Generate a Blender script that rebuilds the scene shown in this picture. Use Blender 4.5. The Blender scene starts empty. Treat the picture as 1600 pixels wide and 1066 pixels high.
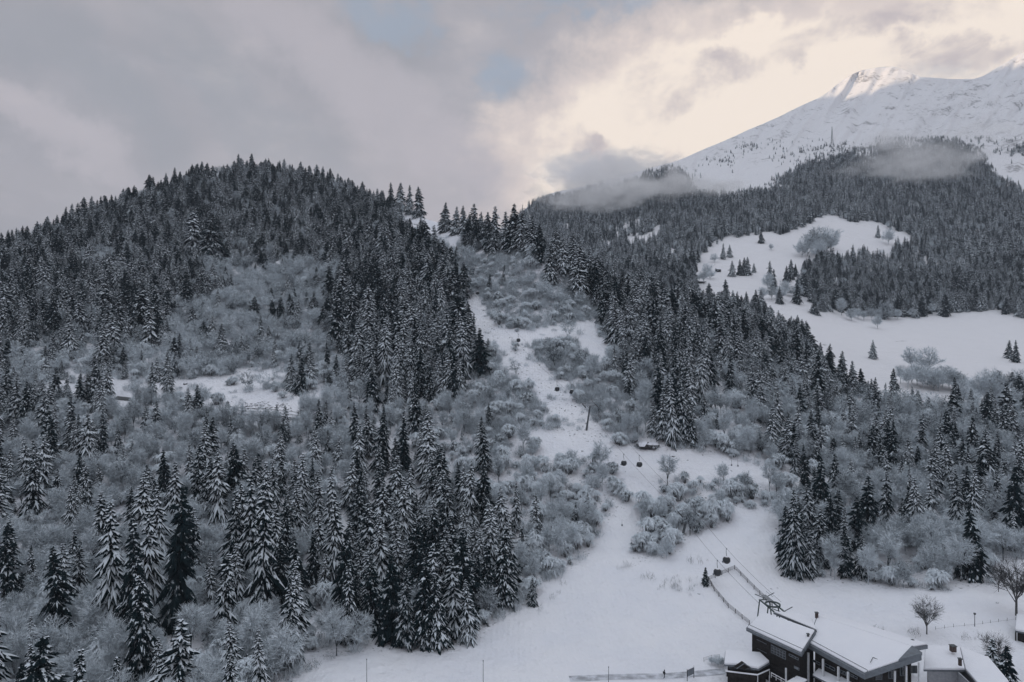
import bpy, bmesh, math, random
import numpy as np
from mathutils import Vector, Matrix
random.seed(7)
RNG = np.random.default_rng(11)
R = math.radians
C = bpy.context.scene
COL = C.collection
F = 1600 * 24 / 36.0          # focal length in photo pixels
ZC = 78.0                     # camera height above the valley floor

# ------------------------------------------------------------ camera
cam = bpy.data.objects.new('camera', bpy.data.cameras.new('camera'))
COL.objects.link(cam)
cam.data.lens = 24; cam.data.sensor_width = 36
cam.data.clip_start = 1; cam.data.clip_end = 60000
cam.location = (0, 0, ZC); cam.rotation_euler = (R(90), 0, 0)
C.camera = cam

# ------------------------------------------------------------ exposure
C.view_settings.view_transform = 'Standard'
C.view_settings.look = 'None'
C.view_settings.exposure = 0.0
C.view_settings.gamma = 1.0
C.view_settings.use_curve_mapping = False
C.render.engine = 'CYCLES'
C.cycles.max_bounces = 6
C.cycles.diffuse_bounces = 2
C.cycles.volume_bounces = 3
C.cycles.volume_step_rate = 2.0
C.cycles.use_denoising = True
C.cycles.use_adaptive_sampling = True
C.cycles.adaptive_threshold = 0.02

# ------------------------------------------------------------ node helper
class NT:
    def __init__(s, nt):
        s.nt = nt; s.n = nt.nodes; s.l = nt.links
        s.n.clear()
    def add(s, t, **kw):
        x = s.n.new(t)
        for k, v in kw.items(): setattr(x, k, v)
        return x
    def set(s, sock, v):
        if isinstance(v, bpy.types.NodeSocket): s.l.new(v, sock)
        elif isinstance(v, bpy.types.Node): s.l.new(v.outputs[0], sock)
        elif isinstance(v, (tuple, list)) and len(v) == 3 and sock.type == 'RGBA': sock.default_value = (*v, 1)
        else: sock.default_value = v
    def math(s, op, a, b=None, c=None, clamp=False):
        x = s.add('ShaderNodeMath', operation=op, use_clamp=clamp)
        s.set(x.inputs[0], a)
        if b is not None: s.set(x.inputs[1], b)
        if c is not None: s.set(x.inputs[2], c)
        return x.outputs[0]
    def vmath(s, op, a, b=None, out=0):
        x = s.add('ShaderNodeVectorMath', operation=op)
        s.set(x.inputs[0], a)
        if b is not None:
            s.set(x.inputs['Scale' if op == 'SCALE' else 1], b)
        return x.outputs[out]
    def noise(s, vec, scale, detail=4, rough=0.55, dist=0.0, col=False):
        x = s.add('ShaderNodeTexNoise')
        if vec is not None: s.set(x.inputs['Vector'], vec)
        x.inputs['Scale'].default_value = scale
        x.inputs['Detail'].default_value = detail
        x.inputs['Roughness'].default_value = rough
        x.inputs['Distortion'].default_value = dist
        return x.outputs['Color' if col else 0]
    def smooth(s, v, a, b, lo=0.0, hi=1.0):
        x = s.add('ShaderNodeMapRange', interpolation_type='SMOOTHSTEP')
        s.set(x.inputs[0], v)
        x.inputs[1].default_value = a; x.inputs[2].default_value = b
        x.inputs[3].default_value = lo; x.inputs[4].default_value = hi
        return x.outputs[0]
    def mix(s, f, a, b):
        x = s.add('ShaderNodeMix', data_type='RGBA')
        s.set(x.inputs[0], f); s.set(x.inputs[6], a); s.set(x.inputs[7], b)
        return x.outputs[2]

# ------------------------------------------------------------ world: dusk sky, broken cloud
SUN_DIR = Vector((-0.85, -0.52, 0.235)).normalized()      # towards the sun
SUN_EL = math.asin(SUN_DIR.z)
SUN_AZ = math.atan2(SUN_DIR.x, SUN_DIR.y)
W = bpy.data.worlds.new('World'); C.world = W; W.use_nodes = True
w = NT(W.node_tree)
out = w.add('ShaderNodeOutputWorld'); bg = w.add('ShaderNodeBackground')
w.l.new(bg.outputs[0], out.inputs[0])
sky = w.add('ShaderNodeTexSky', sky_type='NISHITA', sun_disc=False)
sky.sun_elevation = SUN_EL; sky.sun_rotation = SUN_AZ
sky.dust_density = 1.0; sky.altitude = 1200
tc = w.add('ShaderNodeTexCoord')
d0 = tc.outputs['Generated']
def ddir(px, py):
    return Vector((px - 800, F, 533 - py)).normalized()
wn = w.noise(d0, 4.5, 8, 0.62, 0.0, col=True)
wn2 = w.vmath('SUBTRACT', wn, (0.5, 0.5, 0.5))
wn3 = w.vmath('SCALE', wn2, 0.26)
dw = w.vmath('ADD', d0, wn3)
def blob(px, py, rx, ry, ang=0.0, soft=0.0):
    """soft elliptic patch of sky around a direction; 1 inside, 0 outside"""
    c = ddir(px, py)
    rt = Vector((c.y, -c.x, 0)).normalized(); up = rt.cross(c)
    a = R(ang)
    e1 = (rt * math.cos(a) + up * math.sin(a)) / (rx / F)
    e2 = (-rt * math.sin(a) + up * math.cos(a)) / (ry / F)
    dd = w.vmath('SUBTRACT', dw, tuple(c))
    u = w.vmath('DOT_PRODUCT', dd, tuple(e1), out=1)
    v = w.vmath('DOT_PRODUCT', dd, tuple(e2), out=1)
    r2 = w.math('ADD', w.math('MULTIPLY', u, u), w.math('MULTIPLY', v, v))
    front = w.smooth(w.vmath('DOT_PRODUCT', d0, tuple(c), out=1), 0.0, 0.3)
    g = w.smooth(r2, 1.0, 0.0)
    return w.math('MULTIPLY', g, front)
def vmax(*a):
    r = a[0]
    for b in a[1:]: r = w.math('MAXIMUM', r, b)
    return r
# stretched coordinates give the cloud its slanting streaks
mp = w.add('ShaderNodeMapping'); w.l.new(d0, mp.inputs[0])
mp.inputs['Rotation'].default_value = (0, R(-28), 0)
mp.inputs['Scale'].default_value = (1.0, 1.0, 1.9)
cn1 = w.noise(mp.outputs[0], 2.6, 6, 0.5, 0.5)
cn2 = w.noise(mp.outputs[0], 6.5, 7, 0.58, 0.3)
cn3 = w.noise(mp.outputs[0], 11.0, 9, 0.64, 0.25)
grey = w.mix(w.smooth(cn1, 0.36, 0.66), (0.345, 0.34, 0.37), (0.475, 0.445, 0.47))
grey = w.mix(w.math('MULTIPLY', w.smooth(cn2, 0.45, 0.75), 0.35), grey, (0.50, 0.48, 0.52))
# lighter and darker bodies of cloud in the left half
lt = vmax(blob(540, 130, 260, 70, -38), blob(730, 260, 150, 60, -15), blob(40, 200, 200, 45, -28))
grey = w.mix(w.math('MULTIPLY', lt, 0.75), grey, (0.52, 0.48, 0.51))
dk = vmax(blob(370, 160, 260, 55, -33), blob(130, 130, 240, 45, -35))
grey = w.mix(w.math('MULTIPLY', dk, 0.45), grey, (0.29, 0.31, 0.345))
skyblue = w.mix(0.72, w.vmath('SCALE', sky.outputs[0], 0.10), (0.41, 0.475, 0.565))
gap = vmax(blob(690, 60, 190, 60, -20), blob(760, 130, 70, 55, -50), blob(900, 0, 260, 32, 0), blob(1440, -10, 130, 22, 0))
gap = w.math('MULTIPLY', gap, w.smooth(cn2, 0.64, 0.40))
gap = w.math('MULTIPLY', w.smooth(gap, 0.0, 0.7), .8)
body = w.mix(gap, grey, skyblue)
# cloud bank catching the low sun
gl = vmax(blob(1010, 200, 330, 190, 20), blob(1250, 120, 400, 170, 15), blob(1600, 20, 300, 170, 10), blob(930, 270, 150, 70, 0), blob(1850, 0, 420, 200, 0))
gl = w.smooth(w.math('ADD', gl, w.math('ADD', w.math('MULTIPLY', w.math('SUBTRACT', cn2, 0.5), 1.0), w.math('MULTIPLY', w.math('SUBTRACT', cn3, 0.5), 0.5))), 0.02, 0.85)
core = vmax(blob(1000, 215, 230, 140, 25), blob(1190, 170, 260, 110, 20), blob(1560, 40, 170, 90, 20), blob(1130, 100, 200, 60, 10))
warm = w.mix(w.smooth(w.math('ADD', core, w.math('MULTIPLY', w.math('SUBTRACT', cn2, 0.5), 1.4)), 0.0, 0.75), (0.80, 0.69, 0.64), (1.06, 0.92, 0.79))
sh = vmax(blob(1075, 125, 120, 45, 10), blob(1040, 260, 60, 40, 40), blob(1360, 48, 180, 34, 3), blob(1480, 95, 110, 28, -5), blob(925, 225, 40, 60, 20))
sh = w.smooth(w.math('MULTIPLY', sh, w.math('ADD', 0.25, w.math('MULTIPLY', w.math('SUBTRACT', cn3, 0.36), 4.2))), 0.0, 1.5)
warm = w.mix(w.math('MULTIPLY', sh, 0.8), warm, (0.50, 0.44, 0.47))
body = w.mix(gl, body, warm)
# overcast sky is brighter and a little bluer overhead
sz = w.add('ShaderNodeSeparateXYZ'); w.l.new(d0, sz.inputs[0])
zen = w.smooth(sz.outputs[2], 0.46, 0.95)
body = w.mix(zen, body, w.vmath('MULTIPLY', grey, (2.15, 2.40, 2.50)))
w.set(bg.inputs[0], body)
bg.inputs[1].default_value = 1.0
W.cycles.sampling_method = 'MANUAL'; W.cycles.sample_map_resolution = 512

# ------------------------------------------------------------ sun: low, reaches only the summit
sl = bpy.data.lights.new('sun', 'SUN'); sl.energy = 4.0; sl.angle = R(1.0); sl.color = (1.0, 0.74, 0.48)
so = bpy.data.objects.new('sun', sl); COL.objects.link(so)
so.rotation_euler = SUN_DIR.to_track_quat('Z', 'Y').to_euler()
so.location = SUN_DIR * 3000

# ------------------------------------------------------------ materials
def mat(name):
    m = bpy.data.materials.new(name); m.use_nodes = True
    n = NT(m.node_tree)
    o = n.add('ShaderNodeOutputMaterial'); b = n.add('ShaderNodeBsdfPrincipled')
    n.l.new(b.outputs[0], o.inputs[0])
    b.inputs['Specular IOR Level'].default_value = 0.2
    return m, n, b
def bump(n, b, h, strength, dist=0.1):
    x = n.add('ShaderNodeBump'); n.set(x.inputs['Height'], h)
    x.inputs['Strength'].default_value = strength; x.inputs['Distance'].default_value = dist
    n.l.new(x.outputs[0], b.inputs['Normal'])
def plain(name, c, rough=0.7, var=0.15, scale=3.0, metal=0.0, spec=0.2):
    m, n, b = mat(name)
    t = n.add('ShaderNodeTexCoord')
    v = n.noise(t.outputs['Object'], scale, 5)
    lo = tuple(x * (1 - var) for x in c); hi = tuple(min(1, x * (1 + var)) for x in c)
    n.set(b.inputs['Base Color'], n.mix(n.smooth(v, 0.3, 0.7), lo, hi))
    b.inputs['Roughness'].default_value = rough; b.inputs['Metallic'].default_value = metal
    b.inputs['Specular IOR Level'].default_value = spec
    return m
def snow_ground():
    m, n, b = mat('snow_ground')
    g = n.add('ShaderNodeNewGeometry'); p = g.outputs['Position']
    v = n.noise(p, 0.05, 6, 0.6)
    v2 = n.noise(p, 0.9, 6, 0.65)
    c = n.mix(n.smooth(v, 0.3, 0.7), (0.80, 0.82, 0.87), (0.86, 0.87, 0.90))
    # blades, stones and litter showing through thin snow where the attribute says so
    a = n.add('ShaderNodeAttribute', attribute_name='rough_cover')
    lit = n.math('MULTIPLY', n.smooth(v2, 0.54, 0.68), a.outputs['Fac'])
    c = n.mix(n.math('MULTIPLY', lit, 0.8), c, (0.12, 0.13, 0.125))
    n.set(b.inputs['Base Color'], c)
    b.inputs['Roughness'].default_value = 0.75
    h = n.math('ADD', n.noise(p, 0.35, 8, 0.6), n.math('MULTIPLY', v, 3.0))
    h = n.math('ADD', h, n.math('MULTIPLY', n.noise(p, .13, 5, .6), 2.2))
    wv = n.add('ShaderNodeTexWave'); n.l.new(p, wv.inputs[0]); wv.inputs['Scale'].default_value = .22; wv.inputs['Distortion'].default_value = 5; wv.inputs['Detail'].default_value = 3; wv.inputs['Detail Scale'].default_value = .35
    h = n.math('ADD', h, n.math('MULTIPLY', wv.outputs['Fac'], .06))
    bump(n, b, h, 0.85, 0.8)
    return m
def snow_mountain():
    m, n, b = mat('snow_mountain')
    g = n.add('ShaderNodeNewGeometry'); p = g.outputs['Position']
    mpn = n.add('ShaderNodeMapping'); n.l.new(p, mpn.inputs[0]); mpn.inputs['Scale'].default_value = (1, 1, 0.45)
    v = n.noise(mpn.outputs[0], 0.012, 9, 0.68, 0.4)
    v3 = n.noise(mpn.outputs[0], 0.05, 7, 0.7)
    a = n.add('ShaderNodeAttribute', attribute_name='rock_cover')
    s = n.math('ADD', n.math('MULTIPLY', v, 0.55), n.math('MULTIPLY', v3, 0.45))
    v4 = n.noise(mpn.outputs[0], 0.16, 5, 0.75)
    lim = n.math('ADD', n.math('ADD', n.math('MULTIPLY', s, .72), n.math('MULTIPLY', v4, .28)), n.math('MULTIPLY', a.outputs['Fac'], 0.11))
    rock = n.smooth(lim, 0.585, 0.64)
    c = n.mix(n.math('MULTIPLY', rock, 0.75), (0.77, 0.77, 0.79), (0.15, 0.145, 0.15))
    n.set(b.inputs['Base Color'], c)
    b.inputs['Roughness'].default_value = 0.8
    h = n.math('ADD', n.math('MULTIPLY', n.noise(p, 0.006, 10, 0.65), 30.0), n.math('MULTIPLY', v3, 3.0))
    bump(n, b, h, 0.30, 1.0)
    return m
def needles(name='snowy_needles', lim=.40, amt=.92):
    """dark needles, snow lying on the upper side of each spray"""
    m, n, b = mat(name)
    g = n.add('ShaderNodeNewGeometry'); t = n.add('ShaderNodeTexCoord'); oi = n.add('ShaderNodeObjectInfo')
    sx = n.add('ShaderNodeSeparateXYZ'); n.l.new(g.outputs['True Normal'], sx.inputs[0])
    off = n.math('MULTIPLY', oi.outputs['Random'], 37.0)
    cx = n.add('ShaderNodeCombineXYZ'); n.l.new(off, cx.inputs[0]); n.l.new(off, cx.inputs[1])
    p = n.vmath('ADD', t.outputs['Object'], cx.outputs[0])
    v = n.noise(p, 0.75, 3, 0.6)
    rr = n.math('MULTIPLY', n.math('SUBTRACT', oi.outputs['Random'], 0.5), 0.27)
    up = n.math('MULTIPLY', n.math('SUBTRACT', 1.0, g.outputs['Backfacing']), n.smooth(sx.outputs[2], 0.05, 0.5))
    s = n.smooth(n.math('ADD', v, rr), lim, lim + .09)
    f = n.math('MULTIPLY', n.math('MULTIPLY', up, s), amt)
    dark = n.mix(v, (0.004, 0.011, 0.014), (0.014, 0.028, 0.032))
    n.set(b.inputs['Base Color'], n.mix(f, dark, (0.79, 0.86, 0.91)))
    b.inputs['Roughness'].default_value = 0.9
    b.inputs['Specular IOR Level'].default_value = 0.05
    return m
def frost(name, amt, dark=(0.07, 0.072, 0.075), scale=1.3):
    """twigs with rime and clinging snow"""
    m, n, b = mat(name)
    g = n.add('ShaderNodeNewGeometry'); t = n.add('ShaderNodeTexCoord'); oi = n.add('ShaderNodeObjectInfo')
    off = n.math('MULTIPLY', oi.outputs['Random'], 37.0)
    cx = n.add('ShaderNodeCombineXYZ'); n.l.new(off, cx.inputs[0])
    v = n.noise(n.vmath('ADD', t.outputs['Object'], cx.outputs[0]), scale, 5, 0.65)
    rr = n.math('MULTIPLY', n.math('SUBTRACT', oi.outputs['Random'], 0.5), 0.32)
    sx = n.add('ShaderNodeSeparateXYZ'); n.l.new(g.outputs['Normal'], sx.inputs[0])
    up = n.smooth(n.math('ABSOLUTE', sx.outputs[2]), 0.0, 0.6, 0.55, 1.0)
    s = n.math('MULTIPLY', n.smooth(n.math('ADD', v, rr), 0.62 - amt, 0.78 - amt), up)
    n.set(b.inputs['Base Color'], n.mix(s, dark, (0.74, 0.81, 0.86)))
    b.inputs['Roughness'].default_value = 0.9
    b.inputs['Specular IOR Level'].default_value = 0.05
    return m
M = {}
M['snow'] = snow_ground(); M['mountain'] = snow_mountain()
M['needle'] = needles()
M['needle_less'] = needles('wind_blown_needles', .455)
M['needle_far'] = needles('far_needles', .475, .85)
M['needle_dark'] = needles('dark_needles', .46, .65)
M['bark'] = plain('spruce_bark', (0.05, 0.042, 0.036), 0.95, 0.3, 4)
M['frost'] = frost('frosted_twigs', 0.37, (.06, .078, .088))
M['frost_dark'] = frost('sparsely_frosted_twigs', 0.29, (.05, .066, .075))
M['limb_frost'] = frost('frosted_limbs', .22, (.05, .06, .065))
M['laden'] = frost('snow_laden_boughs', 0.38, (0.025, 0.036, 0.042), 0.9)
M['limb'] = plain('grey_limb_bark', (0.10, 0.10, 0.10), 0.95, 0.4, 3)

# ------------------------------------------------------------ object helpers
def tag(o, label=None, cat=None, group=None, kind=None):
    if label: o['label'] = label
    if cat: o['category'] = cat
    if group: o['group'] = group
    if kind: o['kind'] = kind
    return o
def mesh_np(name, V, Fc, m, smooth=False):
    me = bpy.data.meshes.new(name)
    V = np.asarray(V, dtype=np.float32).reshape(-1, 3)
    Fc = [np.asarray(f, dtype=np.int32) for f in (Fc if isinstance(Fc, list) else [Fc]) if len(f)]
    nl = sum(f.size for f in Fc); nf = sum(len(f) for f in Fc)
    me.vertices.add(len(V)); me.vertices.foreach_set('co', V.ravel())
    me.loops.add(nl); me.polygons.add(nf)
    li = np.concatenate([f.ravel() for f in Fc])
    tot = np.concatenate([np.full(len(f), f.shape[1], np.int32) for f in Fc])
    st = np.concatenate([[0], np.cumsum(tot)[:-1]]).astype(np.int32)
    me.loops.foreach_set('vertex_index', li)
    me.polygons.foreach_set('loop_start', st)
    me.polygons.foreach_set('use_smooth', np.full(nf, smooth, dtype=bool))
    me.materials.append(m)
    me.update(calc_edges=True)
    return me
def link(name, me, parent=None, loc=None):
    o = bpy.data.objects.new(name, me); COL.objects.link(o)
    if parent: o.parent = parent
    if loc is not None: o.location = loc
    return o
def empty(name, loc, rz=0.0):
    o = bpy.data.objects.new(name, None); COL.objects.link(o)
    o.location = loc; o.rotation_euler = (0, 0, rz); o.empty_display_size = 0.5
    return o
class MB:
    """collects simple solids into one mesh"""
    def __init__(s): s.v = []; s.f = []
    def box(s, c, size, rz=0.0, rx=0.0):
        c = Vector(c); m = Matrix.Rotation(rz, 3, 'Z') @ Matrix.Rotation(rx, 3, 'X'); k = len(s.v)
        for x in (-.5, .5):
            for y in (-.5, .5):
                for z in (-.5, .5):
                    s.v.append(c + m @ Vector((x * size[0], y * size[1], z * size[2])))
        for q in ((0,1,3,2),(4,6,7,5),(0,4,5,1),(2,3,7,6),(0,2,6,4),(1,5,7,3)): s.f.append(tuple(k + i for i in q))
        return s
    def prism(s, pts, dv):
        """polygon (list of 3d points) extruded by the vector dv"""
        k = len(s.v); n = len(pts); dv = Vector(dv)
        s.v += [Vector(p) for p in pts] + [Vector(p) + dv for p in pts]
        s.f.append(tuple(range(k, k + n))); s.f.append(tuple(range(k + 2 * n - 1, k + n - 1, -1)))
        for i in range(n):
            j = (i + 1) % n
            s.f.append((k + i, k + n + i, k + n + j, k + j))
        return s
    def bar(s, a, b, r0, r1=None, n=6, cap=True):
        a = Vector(a); b = Vector(b); r1 = r0 if r1 is None else r1
        d = (b - a).normalized(); u = d.orthogonal().normalized(); v = d.cross(u); k = len(s.v)
        for p, r in ((a, r0), (b, r1)):
            for i in range(n):
                t = 2 * math.pi * i / n
                s.v.append(p + (u * math.cos(t) + v * math.sin(t)) * r)
        for i in range(n):
            j = (i + 1) % n
            s.f.append((k + i, k + j, k + n + j, k + n + i))
        if cap:
            s.f.append(tuple(range(k + n - 1, k - 1, -1))); s.f.append(tuple(range(k + n, k + 2 * n)))
        return s
    def tube(s, pts, r, n=6):
        for a, b in zip(pts[:-1], pts[1:]): s.bar(a, b, r, r, n)
        return s
    def lathe(s, prof, n=16, c=(0, 0, 0), sx=1.0, sy=1.0):
        k = len(s.v); c = Vector(c)
        for r, z in prof:
            for i in range(n):
                t = 2 * math.pi * i / n
                s.v.append(c + Vector((r * math.cos(t) * sx, r * math.sin(t) * sy, z)))
        for a in range(len(prof) - 1):
            for i in range(n):
                j = (i + 1) % n
                s.f.append((k + a*n + i, k + a*n + j, k + (a+1)*n + j, k + (a+1)*n + i))
        return s
    def mesh(s, name, m, smooth=False, bevel=0.0):
        me = bpy.data.meshes.new(name)
        me.from_pydata([tuple(v) for v in s.v], [], s.f); me.materials.append(m)
        bm = bmesh.new(); bm.from_mesh(me)
        bmesh.ops.recalc_face_normals(bm, faces=bm.faces)
        if bevel: bmesh.ops.bevel(bm, geom=list(bm.edges), offset=bevel, segments=2, affect='EDGES', profile=0.6)
        if smooth or bevel:
            for f in bm.faces: f.smooth = smooth
        bm.to_mesh(me); bm.free(); me.update()
        return me
    def build(s, name, m, parent=None, smooth=False, bevel=0.0, loc=None):
        return link(name, s.mesh(name, m, smooth, bevel), parent, loc)

# ------------------------------------------------------------ numpy noise
_T = np.random.default_rng(5).random((256, 256))
def vnoise(x, y, seed=0):
    x = np.asarray(x, float) + seed * 17.3; y = np.asarray(y, float) + seed * 9.7
    xi = np.floor(x).astype(int); yi = np.floor(y).astype(int)
    fx = x - xi; fy = y - yi
    fx = fx * fx * (3 - 2 * fx); fy = fy * fy * (3 - 2 * fy)
    a = _T[xi % 256, yi % 256]; b = _T[(xi + 1) % 256, yi % 256]
    c = _T[xi % 256, (yi + 1) % 256]; d = _T[(xi + 1) % 256, (yi + 1) % 256]
    return (a * (1 - fx) + b * fx) * (1 - fy) + (c * (1 - fx) + d * fx) * fy
def fbm(x, y, o=4, seed=0):
    s = 0; a = 1; t = 0
    for i in range(o):
        s = s + a * vnoise(np.asarray(x) * 2 ** i, np.asarray(y) * 2 ** i, seed + i); t += a; a *= 0.5
    return s / t - 0.5

# ------------------------------------------------------------ terrain as distance over view direction
class TPS:
    def __init__(s, pts, sx=400., sy=220., lam=1e-3):
        P = np.array(pts, float); s.s = np.array([sx, sy])
        s.X = P[:, :2] / s.s; n = len(P)
        K = s.phi(np.linalg.norm(s.X[:, None] - s.X[None], axis=2)) + lam * np.eye(n)
        Q = np.c_[np.ones(n), s.X]
        A = np.block([[K, Q], [Q.T, np.zeros((3, 3))]])
        sol = np.linalg.solve(A, np.r_[np.log(P[:, 2]), np.zeros(3)])
        s.w = sol[:n]; s.a = sol[n:]
    def phi(s, r):
        return np.where(r > 1e-9, r * r * np.log(np.maximum(r, 1e-9)), 0)
    def __call__(s, px, py):
        px, py = np.broadcast_arrays(np.asarray(px, float), np.asarray(py, float))
        sh = px.shape; X = np.c_[px.ravel(), py.ravel()] / s.s
        o = np.empty(len(X))
        for i in range(0, len(X), 20000):
            x = X[i:i + 20000]
            o[i:i + 20000] = s.phi(np.linalg.norm(x[:, None] - s.X[None], axis=2)) @ s.w + s.a[0] + x @ s.a[1:]
        return o.reshape(sh)
NEAR = [(0,1066,150),(300,1066,150),(600,1066,152),(900,1066,153),(1150,1066,153),(1400,1066,151),(1600,1066,150),
 (0,900,205),(0,700,300),(0,560,400),(0,470,480),(0,390,600),(200,1000,172),(200,800,245),(200,620,340),(200,540,420),(200,400,580),(200,310,720),
 (400,1000,172),(400,900,208),(400,650,320),(400,580,385),(400,420,580),(400,330,720),(400,262,850),(500,285,830),
 (600,1010,172),(600,900,213),(600,760,270),(600,640,330),(600,560,390),(600,450,500),(600,380,600),(600,325,750),
 (727,470,460),(650,370,640),(700,357,640),(780,385,520),(810,535,385),(880,405,470),(940,520,400),(960,450,470),(860,450,455),
 (800,820,240),(800,690,290),(900,900,212),(918,668,300),(1000,840,236),(1000,700,285),(1000,600,340),(1080,485,500),(1080,560,370),
 (1050,695,283),(1100,900,206),(1107,908,203),(1148,890,210),(1240,740,275),(1240,900,209),(1200,540,470),(1180,640,330),(1300,600,430),(1300,680,330),(1300,1000,172),
 (1450,980,170),(1450,640,400),(1450,740,290),(1450,880,215),(1600,640,400),(1600,740,290),(1600,880,210),(1600,970,172),
 (-250,1066,150),(-250,800,235),(-250,560,380),(-250,450,520),(1850,640,400),(1850,880,210),(1850,1066,150),(1850,740,290)]
FAR = [(700,500,850),(700,400,1300),(700,330,1800),(850,450,1000),(850,380,1500),(850,320,1900),(1000,500,750),(1000,450,900),(1000,380,1250),(1000,320,1700),(1000,270,2100),
 (1100,520,650),(1100,430,950),(1100,360,1250),(1100,300,1700),(1100,235,2400),(1200,500,700),(1200,400,1050),(1200,330,1400),(1200,260,2000),(1200,192,2700),
 (1300,600,500),(1300,500,760),(1300,400,1050),(1300,330,1400),(1300,250,2000),(1300,200,2500),(1300,145,3100),
 (1400,700,400),(1400,600,510),(1400,490,840),(1400,400,1100),(1400,300,1600),(1400,220,2300),(1400,160,2850),(1400,105,3350),
 (1600,700,400),(1600,600,510),(1600,490,800),(1600,400,1050),(1600,300,1500),(1600,220,2050),(1600,150,2600),(1600,80,3200),
 (1900,700,400),(1900,600,500),(1900,490,760),(1900,300,1450),(1900,150,2450),(1900,60,3000)]
tn = TPS(NEAR); tf = TPS(FAR)
RIDGE_N = [(-500,560),(-250,455),(-100,410),(0,388),(100,352),(200,311),(300,272),(390,262),(450,268),(500,284),(560,302),(600,322),(660,341),(700,352),(760,376),(820,392),(880,408),(960,450),(1080,486),(1200,541),(1300,600),(1400,632),(1600,640),(1900,650),(2300,660)]
RIDGE_F = [(500,470),(700,430),(790,352),(825,322),(850,305),(900,293),(940,284),(1000,267),(1060,251),(1100,233),(1150,212),(1200,190),(1250,166),(1290,149),(1320,122),(1345,109),(1385,103),(1412,108),(1432,120),(1480,124),(1530,125),(1560,105),(1600,82),(1700,50),(1900,20),(2400,60)]
def interp_s(tab, x):
    t = np.array(tab, float); xs = np.asarray(x, float)
    s = 0
    for k in (-12, -6, 0, 6, 12): s = s + np.interp(xs + k, t[:, 0], t[:, 1])
    return s / 5
FLOOR = -77.0
def Dn(px, py):
    px = np.asarray(px, float); py = np.asarray(py, float)
    L = tn(np.clip(px, -300, 1900), np.minimum(py, 1066))
    L = L + 0.012 * fbm(px / 70, py / 28, 4, 1) * np.clip((1080 - py) / 200, 0, 1)
    # below the frame: level valley floor
    base = np.exp(L)
    zt = (533 - np.minimum(py, 1066)) / F * base
    k = np.clip((py - 1066) / 60, 0, 1)
    z2 = zt * (1 - k) + FLOOR * k
    return np.where(py > 1066, z2 * F / (533 - py - 1e-6), base)
def Df(px, py):
    L = tf(np.clip(px, 600, 1950), np.clip(py, 40, 720))
    up = np.clip((320 - py) / 120, 0, 1)
    rg = np.abs(fbm((px + py * 0.55) / 38, py / 130, 5, 9)) * 2
    return np.exp(L + 0.02 * fbm(px / 60, py / 25, 5, 4) + up * 0.085 * (rg - 0.3))
def P(px, py, D):
    px, py, D = np.broadcast_arrays(np.asarray(px, float), np.asarray(py, float), np.asarray(D, float))
    return np.stack([(px - 800) / F * D, D, (533 - py) / F * D + ZC], -1)
def on_near(px, py): return Vector(P(px, py, Dn(px, py)).tolist())
def on_far(px, py): return Vector(P(px, py, Df(px, py)).tolist())
def inpoly(px, py, poly):
    c = np.zeros(np.shape(px), bool); n = len(poly); j = n - 1
    for i in range(n):
        xi, yi = poly[i]; xj, yj = poly[j]
        if yi != yj:
            t = ((yi > py) != (yj > py)) & (px < (xj - xi) * (py - yi) / (yj - yi) + xi)
            c ^= t
        j = i
    return c
def grid_faces(nr, nc):
    i = np.arange(nr * nc).reshape(nr, nc)
    return np.stack([i[:-1, :-1], i[1:, :-1], i[1:, 1:], i[:-1, 1:]], -1).reshape(-1, 4)

S_OPEN = {
 'meadow': [(430,1090),(500,1035),(560,1020),(620,1017),(700,1012),(745,1004),(775,975),(815,950),(850,915),(900,885),(930,858),(925,830),(965,806),(988,780),(1006,790),(985,860),(990,885),(1060,868),(1080,835),(1145,815),(1140,795),(1200,795),(1222,890),(1260,905),(1400,920),(1480,925),(1545,915),(1560,880),(1640,872),(1900,880),(1900,1500),(430,1500)],
 'track': [(795,672),(860,674),(900,676),(950,690),(1010,702),(1090,705),(1170,728),(1265,742),(1262,765),(1180,760),(1100,752),(1010,750),(985,760),(940,730),(880,722),(830,704),(800,695)],
 'liftline': [(724,448),(746,460),(772,502),(800,520),(822,545),(858,578),(895,622),(935,665),(955,690),(895,690),(862,655),(838,624),(804,590),(775,558),(748,542),(736,520),(728,490)],
 'cross': [(765,516),(830,516),(900,503),(942,498),(946,518),(890,528),(830,540),(780,542)],
 'patch': [(895,530),(930,518),(958,545),(938,570),(915,550)],
 'clearing': [(612,332),(660,336),(702,346),(742,376),(705,394),(640,372)],
 'road': [(60,600),(150,592),(270,598),(330,590),(440,574),(455,592),(400,606),(430,615),(500,608),(535,618),(530,632),(470,650),(420,660),(370,650),(330,640),(270,618),(60,622)],
 'hollow': [(255,985),(285,985),(300,1020),(300,1090),(258,1090)],
 'corridor': [(985,742),(1015,742),(1040,775),(1010,790),(980,775)],
 'roadway': [(340,632),(400,626),(470,640),(475,668),(400,668),(340,660)],
 'roadway_west': [(172,612),(245,620),(248,640),(172,636)],
}
MEADOW_F = [
 [(1250,495),(1300,486),(1400,497),(1480,492),(1560,484),(1620,500),(1900,500),(1900,640),(1560,620),(1530,640),(1440,660),(1330,640),(1290,580),(1262,530)],
 [(1075,432),(1100,395),(1140,368),(1230,362),(1270,345),(1310,336),(1322,350),(1370,350),(1432,372),(1385,402),(1350,398),(1290,404),(1255,425),(1245,455),(1262,495),(1200,492),(1160,478),(1105,462)],
 [(1180,465),(1262,465),(1285,515),(1230,525),(1190,500)],
 [(1085,440),(1112,450),(1120,480),(1095,470)],
 [(1040,385),(1062,395),(1050,405),(1030,395)],
 [(940,380),(1000,368),(1030,352),(1030,372),(1000,385)],
]
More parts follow.
